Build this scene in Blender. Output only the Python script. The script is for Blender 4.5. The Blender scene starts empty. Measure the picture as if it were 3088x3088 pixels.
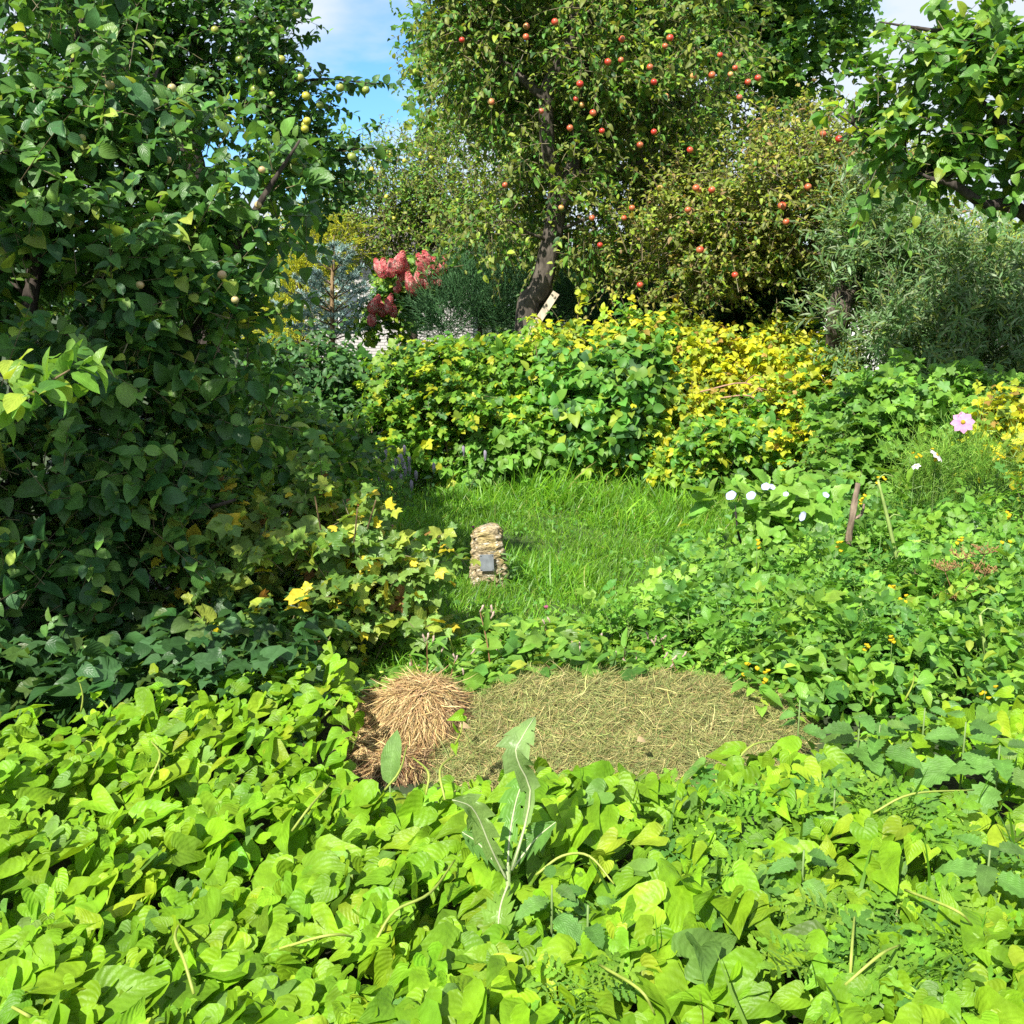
import bpy, math, random
import numpy as np

# ------------------------------------------------------------------ camera, world, sun, exposure
SC = bpy.context.scene
COL = SC.collection
rng = np.random.default_rng(11)
random.seed(5)
F, PITCH, CZ = 1027.0, math.radians(11.2), 1.65

cam_d = bpy.data.cameras.new('camera')
cam = bpy.data.objects.new('camera', cam_d)
COL.objects.link(cam)
cam.location = (0, 0, CZ)
cam.rotation_euler = (math.pi / 2 - PITCH, 0, 0)
cam_d.sensor_width = 36.0
cam_d.lens = F / 1024 * 36.0
cam_d.clip_start = 0.05
cam_d.clip_end = 2000
SC.camera = cam

SUN_DIR = np.array([-0.33, -0.61, 0.72]); SUN_DIR /= np.linalg.norm(SUN_DIR)
SUN_EL = math.asin(SUN_DIR[2]); SUN_ROT = math.atan2(SUN_DIR[0], SUN_DIR[1])

w = bpy.data.worlds.new('World'); SC.world = w; w.use_nodes = True
nt = w.node_tree; nt.nodes.clear()
def wn(t, **k):
    n = nt.nodes.new(t)
    for a, b in k.items(): setattr(n, a, b)
    return n
sky = wn('ShaderNodeTexSky', sky_type='NISHITA', sun_disc=False, sun_elevation=SUN_EL, sun_rotation=SUN_ROT)
sky.air_density = 1.0; sky.dust_density = 0.3; sky.ozone_density = 2.0
geo = wn('ShaderNodeTexCoord')
sep = wn('ShaderNodeSeparateXYZ'); nt.links.new(geo.outputs['Generated'], sep.inputs[0])
den = wn('ShaderNodeMath', operation='ADD'); nt.links.new(sep.outputs['Z'], den.inputs[0]); den.inputs[1].default_value = 0.22
den2 = wn('ShaderNodeMath', operation='MAXIMUM'); nt.links.new(den.outputs[0], den2.inputs[0]); den2.inputs[1].default_value = 0.05
dx = wn('ShaderNodeMath', operation='DIVIDE'); nt.links.new(sep.outputs['X'], dx.inputs[0]); nt.links.new(den2.outputs[0], dx.inputs[1])
dy = wn('ShaderNodeMath', operation='DIVIDE'); nt.links.new(sep.outputs['Y'], dy.inputs[0]); nt.links.new(den2.outputs[0], dy.inputs[1])
cmb = wn('ShaderNodeCombineXYZ'); nt.links.new(dx.outputs[0], cmb.inputs[0]); nt.links.new(dy.outputs[0], cmb.inputs[1]); cmb.inputs[2].default_value = 3.7
nz = wn('ShaderNodeTexNoise'); nz.inputs['Scale'].default_value = 1.15; nz.inputs['Detail'].default_value = 8; nz.inputs['Roughness'].default_value = 0.52
nt.links.new(cmb.outputs[0], nz.inputs['Vector'])
rp = wn('ShaderNodeValToRGB'); nt.links.new(nz.outputs['Fac'], rp.inputs[0])
rp.color_ramp.elements[0].position = 0.34; rp.color_ramp.elements[0].color = (0.02, 0.02, 0.02, 1)
rp.color_ramp.elements[1].position = 0.47; rp.color_ramp.elements[1].color = (0.93, 0.93, 0.93, 1)
skm = wn('ShaderNodeMix', data_type='RGBA', blend_type='MULTIPLY'); skm.inputs[0].default_value = 1.0
nt.links.new(sky.outputs[0], skm.inputs[6]); skm.inputs[7].default_value = (0.52, 0.86, 1.12, 1)
mx = wn('ShaderNodeMix', data_type='RGBA'); nt.links.new(rp.outputs[0], mx.inputs[0]); nt.links.new(skm.outputs[2], mx.inputs[6])
mx.inputs[7].default_value = (4.3, 4.65, 5.1, 1)
bg = wn('ShaderNodeBackground'); bg.inputs['Strength'].default_value = 0.10
nt.links.new(mx.outputs[2], bg.inputs['Color'])
wo = wn('ShaderNodeOutputWorld'); nt.links.new(bg.outputs[0], wo.inputs[0])

sd = bpy.data.lights.new('sun', 'SUN'); sd.energy = 5.0; sd.angle = math.radians(0.5); sd.color = (1.0, 0.955, 0.86)
sun = bpy.data.objects.new('sun', sd); COL.objects.link(sun)
from mathutils import Vector, Matrix
sun.rotation_euler = Vector(SUN_DIR).to_track_quat('Z', 'Y').to_euler()
sun.location = (-8, -8, 12)

SC.view_settings.view_transform = 'Standard'
try: SC.view_settings.look = 'None'
except Exception: pass
SC.view_settings.gamma = 1.0
SC.view_settings.use_curve_mapping = False
SC.view_settings.exposure = 1.05
SC.render.engine = 'CYCLES'
SC.cycles.max_bounces = 7; SC.cycles.diffuse_bounces = 4; SC.cycles.transmission_bounces = 4
SC.cycles.glossy_bounces = 2; SC.cycles.use_denoising = False
SC.cycles.sample_clamp_indirect = 6.0

# ------------------------------------------------------------------ helpers
RIGHT = np.array([1.0, 0, 0]); FWD = np.array([0, math.cos(PITCH), -math.sin(PITCH)]); UPC = np.array([0, math.sin(PITCH), math.cos(PITCH)])
CAM = np.array([0, 0, CZ])
def ray(px, py): return FWD * F + RIGHT * (px - 512) + UPC * (512 - py)
def W(px, py, Y):                       # the point at depth Y seen at a pixel
    d = ray(px, py); return CAM + d * (Y / d[1])
def Wz(px, py, z):                      # ... at height z
    d = ray(px, py); return CAM + d * ((z - CZ) / d[2])
def project(P):
    q = np.asarray(P) - CAM
    zf = q @ FWD
    zf = np.where(zf < 0.05, 0.05, zf)
    return 512 + F * (q @ RIGHT) / zf, 512 - F * (q @ UPC) / zf, zf
def unit(a):
    return a / np.maximum(np.linalg.norm(a, axis=-1, keepdims=True), 1e-9)
def nrm(n): return rng.normal(size=(n, 3))

def mk_mesh(name, V, T, col=None, uv=None, mat=None, smooth=True):
    V = np.ascontiguousarray(V, dtype=np.float32); T = np.ascontiguousarray(T, dtype=np.int32)
    me = bpy.data.meshes.new(name)
    me.vertices.add(len(V)); me.vertices.foreach_set('co', V.ravel())
    me.loops.add(T.size); me.loops.foreach_set('vertex_index', T.ravel())
    me.polygons.add(len(T)); me.polygons.foreach_set('loop_start', np.arange(0, T.size, 3, dtype=np.int32))
    if col is not None:
        c = np.ones((len(V), 4), np.float32); c[:, :3] = col
        me.attributes.new('Col', 'FLOAT_COLOR', 'POINT').data.foreach_set('color', c.ravel())
    if uv is not None:
        me.attributes.new('uvp', 'FLOAT2', 'POINT').data.foreach_set('vector', np.ascontiguousarray(uv, np.float32).ravel())
    me.update(calc_edges=True)
    if smooth: me.shade_smooth()
    else: me.shade_flat()
    if mat: me.materials.append(mat)
    return me

class MB:                               # gathers shapes, links them as ONE mesh object
    def __init__(s): s.V = []; s.T = []; s.C = []; s.U = []; s.n = 0
    def add(s, V, T, col=(0.5, 0.5, 0.5), uv=None):
        V = np.asarray(V, float); s.V.append(V); s.T.append(np.asarray(T) + s.n); s.n += len(V)
        c = np.empty((len(V), 3)); c[:] = col; s.C.append(c)
        s.U.append(np.zeros((len(V), 2)) if uv is None else uv)
        return s
    def mesh(s, name, mat, smooth=True, off=(0, 0, 0)):
        return mk_mesh(name, np.concatenate(s.V) - np.asarray(off), np.concatenate(s.T), np.concatenate(s.C), np.concatenate(s.U), mat, smooth)
    def build(s, name, mat, parent=None, smooth=True, kind=None):
        off = np.array(parent.get('origin', (0, 0, 0))) if parent is not None else np.zeros(3)
        o = bpy.data.objects.new(name, s.mesh(name, mat, smooth, off)); COL.objects.link(o)
        if parent is not None: o.parent = parent; 
        if kind: o['kind'] = kind
        return o

def thing(name, label, cat, loc=(0, 0, 0), group=None):
    o = bpy.data.objects.new(name, None); COL.objects.link(o)
    o.location = tuple(float(v) for v in loc); o.empty_display_size = 0.1
    o['origin'] = [float(v) for v in loc]
    o['label'] = label; o['category'] = cat
    if group: o['group'] = group
    return o
def child(name, me, parent, loc=(0, 0, 0), mat4=None):
    o = bpy.data.objects.new(name, me); COL.objects.link(o); o.parent = parent
    if mat4 is not None: o.matrix_local = mat4
    else: o.location = loc
    return o

def tube(pts, radii, sides=6, sub=3):
    P = np.asarray(pts, float); R = np.asarray(radii, float)
    if len(P) > 2 and sub > 1:          # Catmull-Rom
        Q = np.vstack([2 * P[0] - P[1], P, 2 * P[-1] - P[-2]]); out = []; rr = []
        for i in range(1, len(Q) - 2):
            for t in np.linspace(0, 1, sub, endpoint=False):
                a, b, c, d = Q[i - 1], Q[i], Q[i + 1], Q[i + 2]
                out.append(0.5 * (2 * b + (c - a) * t + (2 * a - 5 * b + 4 * c - d) * t * t + (3 * b - a - 3 * c + d) * t ** 3))
                rr.append(R[i - 1] * (1 - t) + R[i] * t)
        out.append(P[-1]); rr.append(R[-1]); P = np.array(out); R = np.array(rr)
    D = unit(np.gradient(P, axis=0))
    ref = np.array([0.31, 0.17, 1.0]) if abs(D[0][2]) < 0.9 else np.array([1.0, 0.2, 0.1])
    A = unit(np.cross(D, ref)); B = np.cross(D, A)
    th = np.arange(sides) * 2 * math.pi / sides
    ring = A[:, None, :] * np.cos(th)[None, :, None] + B[:, None, :] * np.sin(th)[None, :, None]
    V = (P[:, None, :] + ring * R[:, None, None]).reshape(-1, 3)
    T = []
    for i in range(len(P) - 1):
        for j in range(sides):
            a = i * sides + j; b = i * sides + (j + 1) % sides
            T += [(a, b, b + sides), (a, b + sides, a + sides)]
    n = len(V); V = np.vstack([V, P[:1], P[-1:]])
    for j in range(sides):
        T.append((n, (j + 1) % sides, j)); T.append((n + 1, n - sides + j, n - sides + (j + 1) % sides))
    L = np.repeat(np.linspace(0, 1, len(P)), sides)
    U = np.column_stack([np.tile(th / 6.283, len(P)), L]); U = np.vstack([U, [[0, 0], [0, 1]]])
    return V, np.array(T), U

def blobmesh(c, r, nu=28, nv=18, amp=0.12, freq=3.0, seed=0):
    g = np.random.default_rng(seed)
    u = np.linspace(0, 2 * math.pi, nu, endpoint=False); v = np.linspace(-math.pi / 2, math.pi / 2, nv)
    uu, vv = np.meshgrid(u, v)
    n = np.stack([np.cos(vv) * np.cos(uu), np.cos(vv) * np.sin(uu), np.sin(vv)], -1).reshape(-1, 3)
    d = np.zeros(len(n))
    for k in range(7):
        q = g.normal(size=3) * freq * (1 + 0.5 * k); d += np.sin(n @ q + g.uniform(0, 6)) * amp / (1 + 0.5 * k)
    V = np.asarray(c) + n * (1 + d)[:, None] * np.asarray(r)
    T = []
    for i in range(nv - 1):
        for j in range(nu):
            a = i * nu + j; b = i * nu + (j + 1) % nu
            T += [(a, b, b + nu), (a, b + nu, a + nu)]
    return V, np.array(T)

# ------------------------------------------------------------------ materials
def newmat(name):
    m = bpy.data.materials.new(name); m.use_nodes = True
    m.node_tree.nodes.clear(); return m, m.node_tree
def nd(t, typ, **k):
    n = t.nodes.new(typ)
    for a, b in k.items(): setattr(n, a, b)
    return n
def leafmat(name, transl=0.32, rough=0.42, veins=True, vscale=9.0, mott=14.0, spec=0.32, tint=(1.25, 1.2, 0.55), bump=0.35, under=0.5):
    m, t = newmat(name); L = t.links.new
    at = nd(t, 'ShaderNodeAttribute', attribute_name='Col')
    tc = nd(t, 'ShaderNodeNewGeometry')
    no = nd(t, 'ShaderNodeTexNoise'); no.inputs['Scale'].default_value = mott; no.inputs['Detail'].default_value = 4
    L(tc.outputs['Position'], no.inputs['Vector'])
    mr = nd(t, 'ShaderNodeMapRange'); mr.inputs[1].default_value = 0.3; mr.inputs[2].default_value = 0.7; mr.inputs[3].default_value = 0.72; mr.inputs[4].default_value = 1.22
    L(no.outputs['Fac'], mr.inputs[0])
    c1 = nd(t, 'ShaderNodeMix', data_type='RGBA', blend_type='MULTIPLY'); c1.inputs[0].default_value = 1.0
    L(at.outputs['Color'], c1.inputs[6]); L(mr.outputs[0], c1.inputs[7])
    last = c1.outputs[2]
    bs = nd(t, 'ShaderNodeBsdfPrincipled'); bs.inputs['Roughness'].default_value = rough
    bs.inputs['Specular IOR Level'].default_value = spec
    if veins:
        ua = nd(t, 'ShaderNodeAttribute', attribute_name='uvp'); sp = nd(t, 'ShaderNodeSeparateXYZ'); L(ua.outputs['Vector'], sp.inputs[0])
        ab = nd(t, 'ShaderNodeMath', operation='ABSOLUTE'); L(sp.outputs['X'], ab.inputs[0])
        m1 = nd(t, 'ShaderNodeMath', operation='MULTIPLY_ADD'); L(ab.outputs[0], m1.inputs[0]); m1.inputs[1].default_value = -0.55; L(sp.outputs['Y'], m1.inputs[2])
        m2 = nd(t, 'ShaderNodeMath', operation='MULTIPLY'); L(m1.outputs[0], m2.inputs[0]); m2.inputs[1].default_value = vscale * 6.283
        s1 = nd(t, 'ShaderNodeMath', operation='SINE'); L(m2.outputs[0], s1.inputs[0])
        a1 = nd(t, 'ShaderNodeMapRange'); a1.inputs[1].default_value = 0.75; a1.inputs[2].default_value = 1.0; L(s1.outputs[0], a1.inputs[0])
        mid = nd(t, 'ShaderNodeMapRange'); mid.inputs[1].default_value = 0.035; mid.inputs[2].default_value = 0.10; mid.inputs[3].default_value = 1; mid.inputs[4].default_value = 0; L(ab.outputs[0], mid.inputs[0])
        a1s = nd(t, 'ShaderNodeMath', operation='MULTIPLY'); L(a1.outputs[0], a1s.inputs[0]); a1s.inputs[1].default_value = 0.22
        mm = nd(t, 'ShaderNodeMath', operation='MAXIMUM'); L(a1s.outputs[0], mm.inputs[0]); L(mid.outputs[0], mm.inputs[1])
        vs = nd(t, 'ShaderNodeMath', operation='MULTIPLY'); L(mm.outputs[0], vs.inputs[0]); vs.inputs[1].default_value = 0.28
        c2 = nd(t, 'ShaderNodeMix', data_type='RGBA'); L(vs.outputs[0], c2.inputs[0]); L(last, c2.inputs[6])
        li = nd(t, 'ShaderNodeMix', data_type='RGBA', blend_type='MULTIPLY'); li.inputs[0].default_value = 1; L(last, li.inputs[6]); li.inputs[7].default_value = (1.6, 1.45, 1.8, 1)
        L(li.outputs[2], c2.inputs[7]); last = c2.outputs[2]
        n2 = nd(t, 'ShaderNodeTexNoise'); n2.inputs['Scale'].default_value = 70; n2.inputs['Detail'].default_value = 2; L(tc.outputs['Position'], n2.inputs['Vector'])
        ad = nd(t, 'ShaderNodeMath', operation='MULTIPLY_ADD'); L(n2.outputs['Fac'], ad.inputs[0]); ad.inputs[1].default_value = 0.9; 
        ng = nd(t, 'ShaderNodeMath', operation='MULTIPLY'); L(s1.outputs[0], ng.inputs[0]); ng.inputs[1].default_value = -0.12; L(ng.outputs[0], ad.inputs[2])
        bp = nd(t, 'ShaderNodeBump'); bp.inputs['Strength'].default_value = bump; bp.inputs['Distance'].default_value = 0.006
        L(ad.outputs[0], bp.inputs['Height']); L(bp.outputs[0], bs.inputs['Normal'])
    # paler underside of the blade
    un = nd(t, 'ShaderNodeMix', data_type='RGBA'); L(last, un.inputs[6])
    pl = nd(t, 'ShaderNodeMix', data_type='RGBA', blend_type='ADD'); pl.inputs[0].default_value = 1; L(last, pl.inputs[6]); pl.inputs[7].default_value = (0.02, 0.028, 0.015, 1)
    L(pl.outputs[2], un.inputs[7])
    bfac = nd(t, 'ShaderNodeMath', operation='MULTIPLY'); L(tc.outputs['Backfacing'], bfac.inputs[0]); bfac.inputs[1].default_value = under; L(bfac.outputs[0], un.inputs[0])
    L(un.outputs[2], bs.inputs['Base Color'])
    tr = nd(t, 'ShaderNodeBsdfTranslucent')
    tm = nd(t, 'ShaderNodeMix', data_type='RGBA', blend_type='MULTIPLY'); tm.inputs[0].default_value = 1; L(last, tm.inputs[6]); tm.inputs[7].default_value = (tint[0] * 1.5, tint[1] * 1.5, tint[2] * 1.5, 1)
    L(tm.outputs[2], tr.inputs['Color'])
    ms = nd(t, 'ShaderNodeMixShader'); ms.inputs[0].default_value = transl; L(bs.outputs[0], ms.inputs[1]); L(tr.outputs[0], ms.inputs[2])
    ou = nd(t, 'ShaderNodeOutputMaterial'); L(ms.outputs[0], ou.inputs[0])
    return m
def colmat(name, rough=0.8, noise=20.0, amt=0.35, bump=0.3, spec=0.3, bd=0.01, stretch=None):
    """colour from the mesh, varied with noise and relief"""
    m, t = newmat(name); L = t.links.new
    at = nd(t, 'ShaderNodeAttribute', attribute_name='Col'); tc = nd(t, 'ShaderNodeNewGeometry')
    mp = nd(t, 'ShaderNodeMapping'); L(tc.outputs['Position'], mp.inputs[0])
    if stretch: mp.inputs['Scale'].default_value = stretch
    no = nd(t, 'ShaderNodeTexNoise'); no.inputs['Scale'].default_value = noise; no.inputs['Detail'].default_value = 6; L(mp.outputs[0], no.inputs['Vector'])
    mr = nd(t, 'ShaderNodeMapRange'); mr.inputs[1].default_value = 0.25; mr.inputs[2].default_value = 0.75; mr.inputs[3].default_value = 1 - amt; mr.inputs[4].default_value = 1 + amt; L(no.outputs['Fac'], mr.inputs[0])
    c1 = nd(t, 'ShaderNodeMix', data_type='RGBA', blend_type='MULTIPLY'); c1.inputs[0].default_value = 1; L(at.outputs['Color'], c1.inputs[6]); L(mr.outputs[0], c1.inputs[7])
    bs = nd(t, 'ShaderNodeBsdfPrincipled'); bs.inputs['Roughness'].default_value = rough; bs.inputs['Specular IOR Level'].default_value = spec
    L(c1.outputs[2], bs.inputs['Base Color'])
    bp = nd(t, 'ShaderNodeBump'); bp.inputs['Strength'].default_value = bump; bp.inputs['Distance'].default_value = bd; L(no.outputs['Fac'], bp.inputs['Height']); L(bp.outputs[0], bs.inputs['Normal'])
    ou = nd(t, 'ShaderNodeOutputMaterial'); L(bs.outputs[0], ou.inputs[0])
    return m
M_NEAR = leafmat('near_leaf', 0.34, 0.40, True, 6.0, 16)
M_BIND = leafmat('bindweed_leaf', 0.30, 0.46, True, 5.0, 18, bump=0.5, spec=0.25)
M_NETTLE = leafmat('nettle_leaf', 0.25, 0.55, True, 9.0, 25, bump=0.6)
M_FAR = leafmat('far_leaf', 0.35, 0.5, False, mott=1.5)
M_GRASS = leafmat('grass_blade', 0.32, 0.45, False, mott=2.5, spec=0.4)
M_NEEDLE = leafmat('needle', 0.12, 0.55, False, mott=3.0, spec=0.3, under=0)
M_PETAL = leafmat('petal', 0.3, 0.7, False, mott=30, spec=0.1, tint=(1, 1, 1), under=0)
M_STRAW = colmat('dry_straw', 0.7, 60, 0.25, 0.1)
M_BARK = colmat('bark', 0.9, 26, 0.6, 0.9, 0.15, 0.02, (1, 1, 0.35))
M_STEM = colmat('green_stem', 0.5, 30, 0.2, 0.1)
M_WOOD = colmat('weathered_wood', 0.85, 30, 0.35, 0.5, 0.2, 0.004, (1, 1, 0.12))
M_FRUIT = colmat('fruit_skin', 0.35, 18, 0.35, 0.05, 0.5)
M_METAL = colmat('dull_metal', 0.45, 25, 0.35, 0.05, 0.6)
M_MULCH = colmat('rotten_mulch', 0.95, 45, 0.7, 1.0, 0.1, 0.03)

# ------------------------------------------------------------------ leaf templates: (V, T, UV), length 1 along +Y, upper face +Z
def strip(rows, halfw, cols=3, fold=0.25, curl=0.25, wave=0.0, phase=0.0, twist=0.0, side=0.0):
    """rows: positions along the midrib, halfw: half widths there (0 at both ends)"""
    u = np.linspace(-1, 1, cols); V = []; U = []; idx = []
    for v, h in zip(rows, halfw):
        if h < 1e-6: idx.append([len(V)] * cols); us = [0.0]
        else: idx.append(list(range(len(V), len(V) + cols))); us = u
        for q in us:
            x = q * h
            z = fold * abs(x) - curl * v * v + wave * math.sin(v * 11 + phase + (1.3 if q > 0 else 0)) * abs(q) ** 2
            z += twist * q * h * v
            V.append((x + side * v * v, v, z)); U.append((q, v))
    T = []
    for i in range(len(rows) - 1):
        for j in range(cols - 1):
            a, b, c, d = idx[i][j], idx[i][j + 1], idx[i + 1][j + 1], idx[i + 1][j]
            if a != b: T.append((a, b, c if c != d else d)) if c != d else T.append((a, b, d))
            if c != d: T.append((a, c, d))
    return np.array(V, float), np.array(T), np.array(U, float)
def ovate(wd=0.32, n=5, cols=3, pk=0.42, fold=0.3, curl=0.3, wave=0.0, ph=0.0, teeth=0.0, twist=0.0, side=0.0):
    r = np.linspace(0, 1, n + 1)
    a = pk / (1 - pk) * 0.75; b = 0.75
    h = (r ** a) * ((1 - r) ** b); h = h / h.max() * wd
    if teeth:
        for i in range(1, n): h[i] *= (1.0 if i % 2 else 1 - teeth)
    h[0] = 0; h[-1] = 0
    return strip(r, h, cols, fold, curl, wave, ph, twist, side)
def poly_leaf(half, mids, ctr_fold=0.25, curl=0.3, wave=0.03, ph=0.0):
    """half: right outline points from the base to the tip; mids: midrib y for each outline point"""
    V = []; U = []; T = []
    n = len(half)
    def z(x, y): return ctr_fold * abs(x) - curl * max(y, 0) ** 2 - 0.25 * abs(x) * abs(x) + wave * math.sin(9 * y + ph + (2 if x > 0 else 0)) * min(1, abs(x) * 4)
    for my in mids: V.append((0, my, z(0, my))); U.append((0, my))
    for s in (1, -1):
        b1 = len(V)
        for (x, y), my in zip(half, mids):
            xm, ym = x * 0.5, (y + my) * 0.5
            V.append((s * xm, ym, z(s * xm, ym))); U.append((s * 0.5, ym))
        b2 = len(V)
        for (x, y) in half: V.append((s * x, y, z(s * x, y))); U.append((s, y))
        for i in range(n - 1):
            for A, B in ((0, b1), (b1, b2)):
                q = [A + i, B + i, B + i + 1, A + i + 1]
                if s < 0: q = q[::-1]
                T += [(q[0], q[1], q[2]), (q[0], q[2], q[3])]
    V = np.array(V, float); T = np.array(T)
    a = V[T]; ar = np.linalg.norm(np.cross(a[:, 1] - a[:, 0], a[:, 2] - a[:, 0]), axis=1)
    return V, T[ar > 1e-7], np.array(U, float)
def bindweed(k):
    g = np.random.default_rng(k)
    wd = g.uniform(0.9, 1.2); lb = g.uniform(0.16, 0.26)
    half = [(0.02, 0.0), (0.10 * wd, -lb * .8), (0.22 * wd, -lb * 1.05), (0.34 * wd, -lb * 0.8), (0.395 * wd, -.03), (0.375 * wd, 0.16), (0.30 * wd, 0.37), (0.205 * wd, 0.58), (0.105 * wd, .79), (0.0, 1.0)]
    half = [(max(0, x * g.uniform(0.93, 1.07)), y + g.normal() * 0.015 * (x > 0.03)) for x, y in half]
    return poly_leaf(half, [0, 0.01, 0.03, 0.06, 0.11, 0.22, 0.40, 0.60, 0.80, 1.0], g.uniform(0.1, 0.55), g.uniform(0.05, 0.5), 0.045, g.uniform(0, 6))
def lobed(k, deep=0.62):                # currant / maple like leaf
    g = np.random.default_rng(100 + k); V = [(0, 0.30, 0.0)]; U = [(0, 0.3)]
    out = [(0.04, 0.06), (0.26, -0.04), (0.50, 0.08), (0.42, 0.26), (0.62, 0.48), (0.34 if deep < 0.7 else 0.45, 0.56), (0.26, 0.74), (0.0, 1.0)]
    tips = [0, 0, 1, 0, 1, 0, 0, 1]
    pts = [(x, y, t) for (x, y), t in zip(out, tips)] + [(-x, y, t) for (x, y), t in list(zip(out, tips))[-2::-1]]
    f = g.uniform(0.15, 0.4)
    for x, y, t in pts:
        V.append((x * g.uniform(0.92, 1.08), y * g.uniform(0.95, 1.05), (-0.16 if t else 0.05) * f * 2.5 + 0.1 * abs(x) + g.normal() * 0.02)); U.append((x / 0.62, y))
    n = len(pts)
    T = [(0, 1 + i, 1 + (i + 1) % n) for i in range(n)]
    return np.array(V, float), np.array(T), np.array(U, float)
def xform(tm, P, ax, s, nr=(0, 0, 1)):
    V, T, U = tm; d = unit(np.asarray(ax, float)); nn = np.asarray(nr, float); nn = unit(nn - d * (nn @ d)); sd = np.cross(d, nn)
    return np.asarray(P) + s * (V[:, :1] * sd + V[:, 1:2] * d + V[:, 2:3] * nn), T, U
def join(parts):
    V = []; T = []; U = []; n = 0
    for v, t, u in parts: V.append(v); T.append(t + n); U.append(u); n += len(v)
    return np.vstack(V), np.vstack(T), np.vstack(U)
def rib(w=0.012, curl=0.25, n=5):
    r = np.linspace(0, 1, n); return strip(r, [w] * (n - 1) + [0], 2, 0, curl)
def pinnate(k, pairs=6, ll=0.22, lw=0.3, teeth=0.35, rows=6, curl=0.25, ang=62, terminal=True, grow=True):
    g = np.random.default_rng(300 + k); ps = [rib(0.012, curl)]
    for i in range(pairs):
        t = 0.18 + 0.72 * i / max(1, pairs - 1); s = ll * ((0.55 + 0.6 * t) if grow else 1.0)
        if t > 0.85: s *= 0.9
        for q in (1, -1):
            a = math.radians(ang + g.normal() * 6); lf = ovate(lw, rows, 3, 0.5, 0.35, 0.25, teeth=teeth)
            ps.append(xform(lf, (0, t, -curl * t * t), (q * math.sin(a), math.cos(a), 0.15 + g.normal() * 0.12), s * g.uniform(0.88, 1.1), (g.normal() * 0.15, -0.1, 1)))
    if terminal: ps.append(xform(ovate(lw, rows, 3, 0.5, 0.3, 0.2, teeth=teeth), (0, 0.92, -curl * 0.85), (0, 1, -0.3), ll * 1.15))
    return join(ps)
def trifoliate(k):
    g = np.random.default_rng(400 + k); ps = [rib(0.012, 0.1, 3)]
    for a, s, y in ((0, 0.62, 0.42), (68, 0.5, 0.36), (-68, 0.5, 0.36)):
        r = math.radians(a + g.normal() * 5)
        ps.append(xform(ovate(0.34, 4, 3, 0.42, 0.35, 0.35), (0, y, -0.02), (math.sin(r), math.cos(r), -0.1 + g.normal() * 0.1), s))
    return join(ps)
def runcinate(k):
    g = np.random.default_rng(500 + k); n = 15; r = np.linspace(0, 1, n + 1)
    h = 0.05 + 0.14 * np.sin(np.clip(r, 0, 1) ** 1.2 * math.pi * 0.93)
    for i in range(1, n): h[i] *= 1.25 if i % 2 else 0.55
    h[0] = 0.015; h[-1] = 0
    return strip(r, h, 3, 0.5, g.uniform(0.1, 0.35), 0.02, g.uniform(0, 6), side=g.uniform(-0.15, 0.15))

T_BIND = [bindweed(k) for k in range(7)]
T_APPLE = [ovate(0.30, 5, 3, 0.42, f, c, 0.015, p, side=s) for f, c, p, s in ((0.5, 0.35, 0, 0.05), (0.35, 0.15, 2, -0.06), (0.65, 0.5, 4, 0.0), (0.2, 0.25, 1, 0.08))]
T_ROUND = [ovate(0.40, 5, 3, 0.42, f, c, 0.02, p) for f, c, p in ((0.4, 0.35, 0), (0.25, 0.15, 2), (0.6, 0.5, 4))]
T_SMALL = [ovate(0.27, 3, 3, 0.45, f, c) for f, c in ((0.5, 0.3), (0.3, 0.6), (0.8, 0.1))]
T_TINY = [ovate(0.32, 2, 3, 0.45, f, c) for f, c in ((0.5, 0.3), (0.3, 0.6))]
T_LANCE = [ovate(0.13, 4, 3, 0.42, f, c, side=s) for f, c, s in ((0.4, 0.35, 0.1), (0.3, 0.15, -0.1), (0.5, 0.6, 0))]
T_BUCK = [ovate(0.088, 3, 3, 0.5, f, c) for f, c in ((0.3, 0.15), (0.3, 0.4))]
T_CURR = [lobed(k) for k in range(5)]
T_MAPLE = [lobed(k, 0.8) for k in range(3)]
T_NETTLE = [ovate(0.33, 13, 3, 0.36, f, c, 0.01, teeth=0.24) for f, c in ((0.3, 0.3), (0.15, 0.5), (0.4, 0.15))]
T_SILVER = [pinnate(k, 6, 0.27, 0.24, 0.4, 6) for k in range(4)]
T_TOMATO = [pinnate(k, 3, 0.38, 0.33, 0.3, 5, 0.3, 66) for k in range(4)]
T_RASP = [trifoliate(k) for k in range(4)]
T_DAND = [runcinate(k) for k in range(4)]
T_DOCK = [ovate(0.21, 9, 5, 0.45, 0.3, 0.3, 0.03, 1.0)]
T_NEEDLE = [strip([0, 0.5, 1], [0.05, 0.06, 0], 2, 0, 0)]
T_FERN = [strip([0, 0.5, 1], [0.02, 0.022, 0], 2, 0, 0.2)]
def blade(bend, lean, n=4):
    r = np.linspace(0, 1, n + 1); h = 0.019 * (1 - r ** 2.2); h[0] = 0.014; h[-1] = 0
    V, T, U = strip(r, h, 2, 0, 0)
    y = V[:, 1].copy(); V[:, 1] = np.sin(bend * y) / bend; V[:, 2] = -(1 - np.cos(bend * y)) / bend
    V[:, 0] += lean * y * y
    return V, T, U
T_GRASS = [blade(b, l) for b, l in ((0.5, 0.05), (1.1, -0.1), (1.7, 0.1), (2.3, 0.0))]
T_STRAW = [strip([0, 0.35, 0.7, 1], [0.011, 0.013, 0.011, 0.0], 2, 0, c, side=s) for c, s in ((0.1, 0.2), (-0.15, -0.25), (0.3, 0.05))]

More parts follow.
